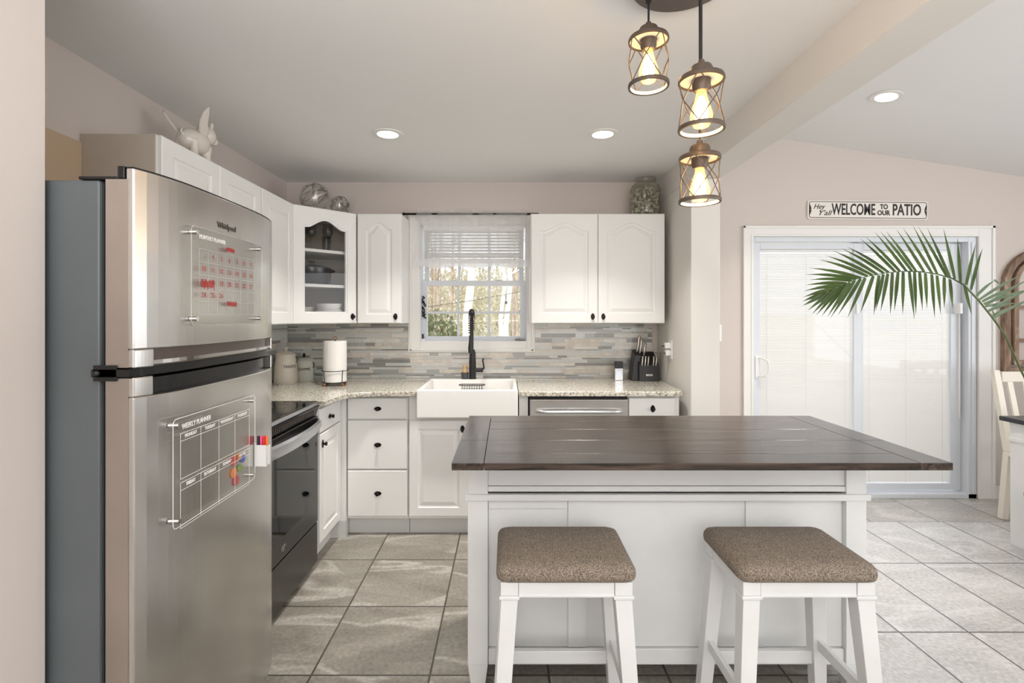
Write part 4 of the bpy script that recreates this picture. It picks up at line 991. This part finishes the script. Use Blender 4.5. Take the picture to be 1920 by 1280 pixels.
# ------------------------------------------------------------------ stools
def make_stool():
    r = thing('counter_stool', '', 'stool', (0, 0, 0), 'upholstered counter stools')
    mb = MB(); W_, D_ = .207, .152; n = 14; g = []
    def edge(u): return 1-(abs(u))**6*.0
    zt = lambda u, v: .648+.012*(1-u*u)*(1-v*v)
    # rounded cushion: stack of rounded rectangles
    rings = []
    for (ins, z) in ((.010, .603), (.002, .610), (0, .622), (.001, .634), (.007, .645), (.020, .652), (.05, .656), (.10, .659)):
        rings.append([mb.v((p_[0], p_[1], z)) for p_ in rrect(-W_+ins, W_-ins, -D_+ins, D_-ins, 0, max(.030-ins*.2, .012), 5)])
    for a, b in zip(rings, rings[1:]):
        for k in range(len(a)): j = (k+1) % len(a); mb.face([a[k], a[j], b[j], b[k]])
    mb.face(rings[0][::-1]); mb.face(rings[-1]); mb.build('seat_cushion', 'fabric', r, smooth=True)
    tx_, ty_, bx2, by2 = .168, .113, .205, .150; lw_ = .052
    for sx in (-1, 1):
        for sy in (-1, 1):
            mb = MB(); mb.box(sx*tx_-lw_/2, sy*ty_-lw_/2, .562, sx*tx_+lw_/2, sy*ty_+lw_/2, .602)
            mb.box(sx*tx_-lw_/2-.004, sy*ty_-lw_/2-.004, .552, sx*tx_+lw_/2+.004, sy*ty_+lw_/2+.004, .562)
            mb.taper(sx*bx2, sy*by2, 0, .040, .040, sx*tx_, sy*ty_, .552, .050, .050); mb.build('leg', 'furn', r, bevel=.002)
    for sy in (-1, 1): MB().box(-.141, sy*.128-.009, .562, .141, sy*.128+.009, .602).box(-.141, sy*.130-.009, .557, .141, sy*.130+.009, .566).build('apron', 'furn', r, bevel=.002)
    for sx in (-1, 1): MB().box(sx*.183-.009, -.086, .562, sx*.183+.009, .086, .602).build('apron', 'furn', r, bevel=.002)
    f = lambda z: 1-z/.552
    for sy in (-1, 1):
        z = .20 if sy > 0 else .155; xx = tx_+(bx2-tx_)*f(z); yy = ty_+(by2-ty_)*f(z)
        MB().box(-xx+.02, sy*yy-.009, z-.022, xx-.02, sy*yy+.009, z+.022).build('stretcher', 'furn', r, bevel=.002)
    for sx in (-1, 1):
        z = .255; xx = tx_+(bx2-tx_)*f(z); yy = ty_+(by2-ty_)*f(z)
        MB().box(sx*xx-.009, -yy+.02, z-.018, sx*xx+.009, yy-.02, z+.018).build('stretcher', 'furn', r, bevel=.002)
    return r
s1 = make_stool(); s1.location = (.176, 1.61, 0); s1['label'] = 'brown woven seat stool below the left half of the island'
s2 = copy_tree(s1); s2.location = (.888, 1.61, 0); s2['label'] = 'brown woven seat stool below the right half of the island'

# ------------------------------------------------------------------ patio door
dr = bpy.data.objects.new('door_1', None); COL.objects.link(dr); dr.location = (2.7, YW, 0); dr['kind'] = 'structure'
mb = MB()
for i, (o_, t_) in enumerate(((0, .022), (.02, .018), (.045, .014))):
    xa, xb, zt = 1.787+o_, 3.687-o_*1.2, 2.064-o_
    mb.box(xa, YW-t_, 0, DOOR[0]+.004, YW-t_+.004 if i < 2 else YW, zt) if False else None
mb = MB().box(1.787, YW-.014, 0, 1.862, YW, 2.062).box(3.563, YW-.014, 0, 3.687, YW, 2.062).box(1.862, YW-.014, 1.983, 3.563, YW, 2.062)
mb.box(1.787, YW-.022, 0, 1.803, YW-.0135, 2.064).box(3.664, YW-.022, 0, 3.687, YW-.0135, 2.064).box(1.787, YW-.022, 2.046, 3.687, YW-.0135, 2.064)
mb.box(1.845, YW-.018, 0, 1.862, YW-.0135, 2.0).box(3.563, YW-.018, 0, 3.580, YW-.0135, 2.0).box(1.862, YW-.018, 1.983, 3.563, YW-.0135, 2.0)
struct(mb, 'door_casing', 'trim', dr, bevel=.003)
mb = MB().box(1.862, YW, 0, 1.880, YW+.135, 1.983).box(3.500, YW, 0, 3.563, YW+.135, 1.983).box(1.880, YW, 1.945, 3.500, YW+.135, 1.983).box(1.862, YW-.0, -.0, 3.563, YW+.135, .035)
mb.box(3.520, YW-.006, .035, 3.535, YW, 1.945)
struct(mb, 'door_frame', 'vinyl', dr, bevel=.003)
def dpanel(name, x0, x1, y, lw_, rw_, z0, z1, bh_, th_):
    mb = MB().box(x0, y, z0, x0+lw_, y+.035, z1).box(x1-rw_, y, z0, x1, y+.035, z1).box(x0+lw_, y, z0, x1-rw_, y+.035, z0+bh_).box(x0+lw_, y, z1-th_, x1-rw_, y+.035, z1)
    f = struct(mb, name, 'vinyl', dr, bevel=.003)
    gx0, gx1, gz0, gz1 = x0+lw_, x1-rw_, z0+bh_, z1-th_
    struct(MB().box(gx0, y+.006, gz0, gx1, y+.009, gz1), 'glass_pane', 'doorglass', f)
    mb = MB(); z = gz0+.012; a = math.radians(62); dy = .0060*math.cos(a); dz = .0062*math.sin(a)
    while z < gz1-.03:
        mb.hexa([(gx0+.004, y+.018-dy, z-dz), (gx1-.004, y+.018-dy, z-dz), (gx1-.004, y+.018+dy, z+dz), (gx0+.004, y+.018+dy, z+dz)],
                [(gx0+.004, y+.0184-dy, z-dz+.0004), (gx1-.004, y+.0184-dy, z-dz+.0004), (gx1-.004, y+.0184+dy, z+dz+.0004), (gx0+.004, y+.0184+dy, z+dz+.0004)])
        z += .0128
    o = struct(mb, 'blind_slats', 'slat', f)
    mb = MB().box(gx0+.003, y+.011, gz1-.022, gx1-.003, y+.026, gz1-.001); struct(mb, 'blind_headrail', 'white', f)
    mb = MB()
    for u in (.08, .5, .92): x = gx0+(gx1-gx0)*u; mb.box(x-.0015, y+.0105, gz0, x+.0015, y+.0115, gz1-.02)
    struct(mb, 'blind_cord', 'white', f); return f
fL = dpanel('sliding_panel', 1.882, 2.700, YW+.012, .045, .060, .045, 1.935, .055, .045)
fR = dpanel('fixed_panel', 2.660, 3.498, YW+.060, .085, .080, .045, 1.940, .050, .050)
struct(MB().tube([(1.905, YW+.012, .925), (1.93, YW-.02, .925), (1.962, YW-.035, .95), (1.970, YW-.035, 1.0), (1.962, YW-.035, 1.045), (1.93, YW-.02, 1.065), (1.905, YW+.012, 1.065)], .007, 10).box(1.888, YW+.004, .915, 1.918, YW+.013, 1.08), 'door_handle', 'white', fL, smooth=True)
for x, f in ((2.665, fL), (3.448, fR)): struct(MB().box(x-.010, YW+.0, 1.40, x+.010, YW+(.012 if f is fL else .060), 1.48), 'blind_slider', 'white', f, bevel=.002)
struct(MB().box(3.47, YW+.046, .60, 3.480, YW+.06, 1.42), 'blind_wand', 'white', fR, bevel=.001)

# sign above the patio door
sg = thing('patio_sign', 'long white metal sign reading Hey Yall Welcome To Our Patio', 'sign', (PX(1627, 3.79), 3.79, 2.13))
ax = PX(1627, 3.79); az = PZ(393.8, 3.79); RT = T(ax, 3.79, az) @ Matrix.Rotation(math.radians(.55), 4, 'Y'); wS, hS = .910, .142
def rr2(w, h, r, n=5): return [(p_[0], p_[1]) for p_ in rrect(-w/2, w/2, -h/2, h/2, 0, r, n)]
M['signwhite'] = mat('sign_enamel', (232, 226, 218), .3); M['signblack'] = mat('sign_ink', (38, 30, 28), .4)
mb = MB(RT); mb.prism(rr2(wS, hS, .018), -.002, .008, 'y'); mb.build('plate', 'signwhite', sg, bevel=.001)
mb = MB(RT); o_ = [(a, -.0028, b) for a, b in rr2(wS-.024, hS-.022, .014)]; mb.tube(o_, .0022, 4, closed=True); 
for s_ in (-1, 1):
    pts = [(s_*(wS/2-.012), -.045)]+[(s_*(wS/2-.012-.016*math.sin(PI*k/8)), -.045+.09*k/8) for k in range(1, 8)]+[(s_*(wS/2-.012), .045)]
    mb.prism(pts, -.0032, -.0018, 'y')
mb.build('border', 'signblack', sg)
mb = MB(RT)
for s_ in (-1, 1): mb.ball((s_*(wS/2-.018), -.003, 0), .004, 10)
mb.build('screw', 'chrome', sg)
TS = RT @ T(0, -.0026, 0) @ FB
def st_(s, size, x, z, fw, bold=0, shear=0): text(s, size, TS @ T(x, z, 0), sg, 'signblack', 'lettering', shear=shear, bold=bold, fitw=fw)
st_('Hey', .054, -.372, .022, .090, .0004, .4); st_("Y'all", .054, -.332, -.026, .100, .0004, .4)
st_('WELCOME', .118, -.109, 0, .330, .0025); st_('TO', .050, .121, .024, .060, .0018); st_('OUR', .050, .118, -.022, .098, .0018); st_('PATIO', .118, .293, 0, .214, .0028)

# arched wall decor
ar = thing('arched_window_frame', 'distressed brown wooden arched window frame hung on wall', 'wall decor', (4.1, 3.79, .95))
acx, aw, az0, azs = 4.07, .33, .950, 1.62
def archp(w_, z0, zs, n=16): return [(acx-w_, z0), (acx+w_, z0)]+[(acx+w_*math.cos(PI*k/n), zs+w_*.85*math.sin(PI*k/n)) for k in range(n+1)]
def archring(mb, wo, wi, z0o, z0i, y0, y1):
    A = archp(wo, z0o, azs); B = archp(wi, z0i, azs)
    a0 = [mb.v((x, y0, z)) for x, z in A]; b0 = [mb.v((x, y0, z)) for x, z in B]; a1 = [mb.v((x, y1, z)) for x, z in A]; b1 = [mb.v((x, y1, z)) for x, z in B]
    for k in range(len(A)):
        j = (k+1) % len(A)
        mb.face([a0[k], a0[j], b0[j], b0[k]]); mb.face([a1[k], b1[k], b1[j], a1[j]]); mb.face([a0[k], a1[k], a1[j], a0[j]]); mb.face([b0[k], b0[j], b1[j], b1[k]])
mb = MB(); archring(mb, aw, aw-.05, az0, az0+.05, 3.765, 3.799); mb.build('outer_frame', 'archwood', ar, bevel=.003)
mb = MB(); archring(mb, aw-.065, aw-.10, az0+.065, az0+.10, 3.755, 3.799); mb.build('inner_frame', 'archwood', ar, bevel=.003)
mb = MB()
for z in (1.2, 1.45): mb.box(acx-.23, 3.77, z-.012, acx+.23, 3.79, z+.012)
mb.box(acx-.012, 3.771, az0+.10, acx+.012, 3.789, azs+.2)
mb.build('muntins', 'archwood', ar, bevel=.002)

# ------------------------------------------------------------------ dining table, chair, bench
tb = thing('dining_table', 'white dining table with black stained top at right', 'dining table', (3.5, 2.4, 0))
MB().box(2.925, 1.75, .765, 4.3, 2.98, .791).build('table_top', 'tabledark', tb, bevel=.003)
MB().box(2.975, 1.80, .67, 4.25, 1.825, .764).box(2.975, 2.905, .67, 4.25, 2.93, .764).box(2.975, 1.826, .67, 3.0, 2.904, .764).build('apron', 'furn', tb, bevel=.002)
for (x, y) in ((2.945, 2.845), (4.18, 2.845), (2.945, 1.79), (4.18, 1.79)):
    mb = MB(); mb.box(x, y, .055, x+.088, y+.088, .7645); mb.taper(x+.044, y+.044, 0, .062, .062, x+.044, y+.044, .055, .088, .088); mb.box(x-.006, y-.006, .655, x+.094, y+.094, .677); mb.build('leg', 'furn', tb, bevel=.002)
ch = thing('dining_chair', 'cream slat back dining chair behind the dark topped table', 'chair', (3.62, 3.25, 0))
cX0, cX1 = 3.385, 3.85
M['furnw'] = mat('cream_chair_paint', (232, 224, 210), .4)
for x, s_ in ((cX0, -1), (cX1, 1)):
    mb = MB(); mb.hexa([(x-.022, 3.40, 0), (x+.022, 3.40, 0), (x+.022, 3.44, 0), (x-.022, 3.44, 0)], [(x-.022, 3.36, .47), (x+.022, 3.36, .47), (x+.022, 3.40, .47), (x-.022, 3.40, .47)])
    mb.hexa([(x-.022, 3.36, .47), (x+.022, 3.36, .47), (x+.022, 3.40, .47), (x-.022, 3.40, .47)], [(x-.028, 3.455, 1.01), (x+.016, 3.455, 1.01), (x+.016, 3.485, 1.01), (x-.028, 3.485, 1.01)])
    mb.build('back_post', 'furnw', ch, bevel=.004)
    MB().taper(x, 3.01, 0, .035, .035, x, 3.01, .44, .045, .045).build('leg', 'furnw', ch, bevel=.003)
MB().box(cX0+.02, 3.445, .93, cX1-.02, 3.470, 1.00).build('top_rail', 'furnw', ch, bevel=.004)
MB().box(cX0+.02, 3.375, .55, cX1-.02, 3.395, .60).build('lower_rail', 'furnw', ch, bevel=.004)
for k in range(4):
    x = cX0+.075+k*.105; pts = [(x+.012*math.sin(PI*u/6), 3.385+.07*u/6+.01*math.sin(PI*u/6), .59+.36*u/6) for u in range(7)]
    mb = MB()
    for a, b in zip(pts, pts[1:]): mb.hexa([(a[0]-.018, a[1]-.006, a[2]), (a[0]+.018, a[1]-.006, a[2]), (a[0]+.018, a[1]+.006, a[2]), (a[0]-.018, a[1]+.006, a[2])], [(b[0]-.018, b[1]-.006, b[2]), (b[0]+.018, b[1]-.006, b[2]), (b[0]+.018, b[1]+.006, b[2]), (b[0]-.018, b[1]+.006, b[2])])
    mb.build('slat', 'furnw', ch)
MB().box(cX0-.02, 2.99, .44, cX1+.02, 3.40, .47).build('seat', 'furnw', ch, bevel=.006)
bn = thing('dining_bench', 'white bench with pale grey cushion beside the dining table', 'bench', (2.88, 2.5, 0))
mb = MB(); rings = []
for (ins, z) in ((.008, .442), (0, .452), (0, .475), (.008, .487), (.03, .492)): rings.append([mb.v((p_[0], p_[1], z)) for p_ in rrect(2.665+ins, 2.925-ins+.0, 1.70+ins, 2.60-ins, 0, .025, 4)])
for a, b in zip(rings, rings[1:]):
    for k in range(len(a)): j = (k+1) % len(a); mb.face([a[k], a[j], b[j], b[k]])
mb.face(rings[0][::-1]); mb.face(rings[-1]); mb.build('seat_cushion', 'fabric2', bn, smooth=True)
MB().box(2.685, 1.72, .375, 2.905, 2.58, .441).build('bench_frame', 'furn', bn, bevel=.003)
for x in (2.71, 2.88):
    for y in (1.745, 2.555): mb = MB(); mb.taper(x, y, 0, .038, .038, x, y, .374, .05, .05).box(x-.03, y-.03, .345, x+.03, y+.03, .358); mb.build('leg', 'furn', bn, bevel=.002)

# ------------------------------------------------------------------ palm
pm = thing('potted_palm', 'tall green palm with arching frond before the patio door', 'palm', (4.05, 2.55+.75, 0))
ppx, ppy = 4.05, 3.42
zq = lambda px, py: (1340+px/3.3103, 340+py/3.3103)
rach = [(1960, 1290), (1900, 1170), (1800, 950), (1720, 840), (1640, 740), (1545, 640), (1470, 600), (1380, 575), (1280, 560), (1180, 557), (1080, 565), (980, 582), (880, 605), (800, 640), (700, 690), (590, 742)]
dep = lambda px: 2.72+.35*max(0, (px-1500)/450)-.10*(1500-min(px, 1500))/900
R3 = [P(*zq(a, b), dep(a)) for a, b in rach]
base = [Vector((3.95, 3.36, .30)), Vector((3.80, 3.30, .62))]
MB().tube(base+R3[:6], .006, 8, taper=.8).build('stem', 'stem', pm, smooth=True)
leaf = MB()
leaf.tube(R3[5:], .0035, 6, taper=.3)
def blade(mb, b, t, w, droop=.0, nrm=(0, -1, .25)):
    b, t = Vector(b), Vector(t); n = 7; ax = (t-b); L = ax.length; axn = ax.normalized(); side = axn.cross(Vector(nrm)).normalized(); up = side.cross(axn).normalized()
    rows = []
    for i in range(n+1):
        u = i/n; c = b+ax*u+Vector((0, 0, -1))*droop*L*(u*u-u)*-1*0+Vector((0, 0, droop*L*math.sin(PI*u)))
        ww = w*(.30+1.0*math.sin(PI*min(1, u*.80+.18))**.8)*(1-u**3)+.0004
        rows.append([mb.v(c-side*ww), mb.v(c-up*ww*.35), mb.v(c+side*ww)])
    for a, q in zip(rows, rows[1:]): mb.face([a[0], a[1], q[1], q[0]]); mb.face([a[1], a[2], q[2], q[1]])
UPL = [(1262, 278, 1440, 590), (1232, 275, 1380, 572), (1170, 290, 1350, 572), (1130, 300, 1300, 562), (1065, 310, 1250, 558), (1030, 312, 1225, 557), (995, 315, 1190, 557), (940, 345, 1150, 558), (905, 355, 1120, 560), (820, 405, 1080, 565), (790, 418, 1050, 570), (735, 430, 1010, 578), (690, 460, 980, 582), (650, 485, 950, 588), (590, 537, 910, 600), (565, 577, 880, 605), (590, 610, 850, 615), (565, 643, 820, 632), (555, 680, 790, 645), (550, 718, 750, 665), (545, 745, 700, 690), (1320, 290, 1460, 598), (1420, 293, 1490, 605), (1507, 350, 1525, 625), (1620, 390, 1560, 640), (1663, 415, 1590, 670)]
LOL = [(1595, 830, 1550, 645), (1478, 790, 1460, 605), (1425, 790, 1425, 592), (1403, 828, 1380, 582), (1366, 850, 1347, 575), (1318, 790, 1308, 567), (1290, 800, 1272, 562), (1250, 830, 1240, 560), (1240, 857, 1208, 560), (1167, 828, 1170, 560), (1090, 825, 1103, 565), (1115, 805, 1138, 562), (1030, 805, 1075, 570), (987, 830, 1020, 580), (1000, 800, 1047, 575), (905, 815, 985, 585), (825, 845, 935, 597), (765, 830, 905, 605), (720, 845, 870, 612), (700, 840, 840, 625), (665, 835, 810, 635), (630, 830, 785, 648), (605, 822, 760, 660), (578, 800, 735, 675), (545, 772, 690, 695)]
rr = random.Random(2)
for (tx_, ty_, bx2, by2) in UPL:
    b = P(*zq(bx2, by2), dep(bx2)); t = P(*zq(tx_, ty_), dep(bx2)+.10+rr.uniform(-.05, .05)); blade(leaf, b, t, .0078, .015+.02*(ty_ > 400))
for (tx_, ty_, bx2, by2) in LOL:
    b = P(*zq(bx2, by2), dep(bx2)); t = P(*zq(tx_, ty_), dep(bx2)-.08+rr.uniform(-.05, .05)); blade(leaf, b, t, .0078, .0)
leaf.build('large_frond', 'palm', pm, smooth=True)
lf = MB()
for (tx_, ty_, bx2, by2) in [(1740, 612, 1625, 710), (1775, 640, 1735, 612), (1910, 578, 1640, 735), (1870, 650, 1660, 745), (1985, 590, 1680, 770), (1900, 760, 1680, 775), (1850, 755, 1700, 800), (2010, 640, 1700, 805), (1860, 780, 1725, 835), (1755, 885, 1720, 790), (2030, 700, 1730, 845), (1990, 660, 1670, 760)]:
    b = P(*zq(bx2, by2), dep(bx2)); t = P(*zq(tx_, ty_), dep(bx2)+rr.uniform(-.1, .15)); blade(lf, b, t, .0062, .02)
lf.build('small_frond', 'palmpale', pm, smooth=True)
MB().lathe([(0, 0), (.13, 0), (.15, .02), (.17, .30), (.175, .31), (.165, .32), (.155, .29), (0, .27)], (ppx, ppy, 0), 32).build('pot', 'figurine', pm, smooth=True)
pm.location = pm.location  # base kept at the pot
mb = MB(); rr = random.Random(8)
for k in range(5):
    a = rr.uniform(-.4, 1.6); e = Vector((ppx+.35*math.cos(a), ppy-.02-.25*abs(math.sin(a)), 1.3+.3*rr.random())); s0 = Vector((ppx, ppy, .28)); m_ = s0.lerp(e, .6)+Vector((0, 0, .25))
    mb.tube([s0, m_, e], .006, 6, taper=.4)
    for j in range(9): b = m_.lerp(e, j/9); blade(mb, b, b+Vector((rr.uniform(.0, .12), rr.uniform(-.12, 0), -.18)), .008)
mb.build('rear_fronds', 'palm', pm, smooth=True)

# ------------------------------------------------------------------ outdoors
mb = MB(); mb.hexa([(-30, 4.1, -.6), (40, 4.1, -.6), (40, 60, 1.2), (-30, 60, 1.2)], [(-30, 4.1, -.35), (40, 4.1, -.35), (40, 60, 1.55), (-30, 60, 1.55)])
tag(mb.build('lawn', 'lawn'), 'pale sunlit lawn rising behind the house', kind='structure')
gz_ = lambda y: -.35+1.90*(y-4.1)/55.9
def tree_mesh(seed, h, r, m):
    rr = random.Random(seed); mb = MB(); pts = [Vector((0, 0, -.1))]
    for k in range(1, 7): pts.append(Vector((rr.uniform(-.12, .12)*k*.4, rr.uniform(-.1, .1)*k*.3, h*k/6)))
    mb.tube(pts, r, 8, taper=.3)
    for k in range(16):
        z = h*rr.uniform(.2, .95); a = rr.uniform(0, 2*PI); L = rr.uniform(.3, .9); b = Vector((0, 0, z)); i = min(5, int(z/h*6)); b = pts[i].lerp(pts[i+1], z/h*6-i)
        e = b+Vector((math.cos(a)*L, math.sin(a)*L, L*rr.uniform(.5, 1.1))); mid = b.lerp(e, .5)+Vector((0, 0, -.08))
        mb.tube([b, mid, e], r*.3, 5, taper=.3)
        for q in range(4): f = mid.lerp(e, rr.random()); mb.tube([f, f+Vector((rr.uniform(-.5, .5), rr.uniform(-.4, .4), rr.uniform(.2, .6)))], r*.14, 4, taper=.4)
    return mb
protos = []
for i, (h, r, m, nm) in enumerate(((7, .05, 'bark', 'a'), (8, .04, 'bark', 'b'), (7.5, .085, 'barkpale', 'c'))):
    protos.append((tree_mesh(20+i, h, r, m).build('bare_tree', m, smooth=True), m))
rr = random.Random(4)
spots = [(PX(878, 9.5), 9.5, 2), (PX(846, 11), 11, 0), (PX(950, 12), 12, 2), (PX(815, 14), 14, 1), (PX(966, 15), 15, 0)]
for k in range(26): d = 16+k*.8; spots.append((PX(rr.uniform(760, 1010), d), d, rr.choice([0, 1, 1, 2])))
used = set()
LBL = {0: 'pale trunked bare tree standing in the middle of the window view'}
for k, (x, y, i) in enumerate(spots):
    o = protos[i][0] if i not in used else protos[i][0].copy()
    if i in used: COL.objects.link(o)
    used.add(i)
    o.location = (x, y, gz_(y)); o.rotation_euler = (0, 0, rr.uniform(0, 6.28)); s_ = rr.uniform(.85, 1.2); o.scale = (s_, s_, s_)
    lab = {0: 'nearest pale trunked bare tree behind the faucet in window view', 1: 'grey trunked bare tree left of the nearest pale tree', 2: 'pale bare tree in the right third of the window view'}.get(k, 'slender bare tree in the spring woods beyond the lawn')
    tag(o, lab, 'tree', 'bare trees in the woods')
def leafcloud(name, cx, cy, cz, rx, ry, rz, n, s_, seed, m):
    rr = random.Random(seed); mb = MB()
    for k in range(n):
        a = rr.uniform(0, 2*PI); b = math.acos(rr.uniform(-1, 1)); q = rr.random()**.4
        c = Vector((cx+rx*q*math.sin(b)*math.cos(a), cy+ry*q*math.sin(b)*math.sin(a), cz+rz*q*math.cos(b)))
        R = Euler((rr.uniform(0, 6), rr.uniform(0, 6), rr.uniform(0, 6))).to_matrix(); z = s_*rr.uniform(.6, 1.3)
        mb.face([mb.v(c+R @ Vector(v)) for v in ((-z, 0, 0), (0, z*.5, .0), (z, 0, 0), (0, -z*.5, 0))])
    return mb.build(name, m)
tag(leafcloud('evergreen_shrub', PX(812, 8), 8, gz_(8)+.75, .55, .5, 1.0, 2600, .05, 1, 'brushgreen'), 'green shrub at the lower left of window view', 'shrub')
mb_ = leafcloud('undergrowth', 0, 26, gz_(26)+1.4, 9, 7, 2.0, 16000, .11, 6, 'brush'); tag(mb_, 'yellow green spring undergrowth among the trees', 'undergrowth', kind='stuff')
t = thing('string_light', 'dark string light wire with one hanging bulb outside the window', 'string light', P(948, 555, 4.6))
MB().tube([P(740, 585, 4.6), P(830, 571, 4.6), P(880, 564, 4.6), P(930, 555, 4.6), P(1040, 535, 4.6)], .0025, 6).build('wire', 'black', t)
MB().tube([P(948, 553, 4.6), P(949, 562, 4.6)], .004, 6).lathe([(0, 0), (.010, .002), (.012, .02), (.007, .03), (0, .03)], P(949, 570, 4.6), 12).build('bulb_socket', 'black', t, smooth=True)
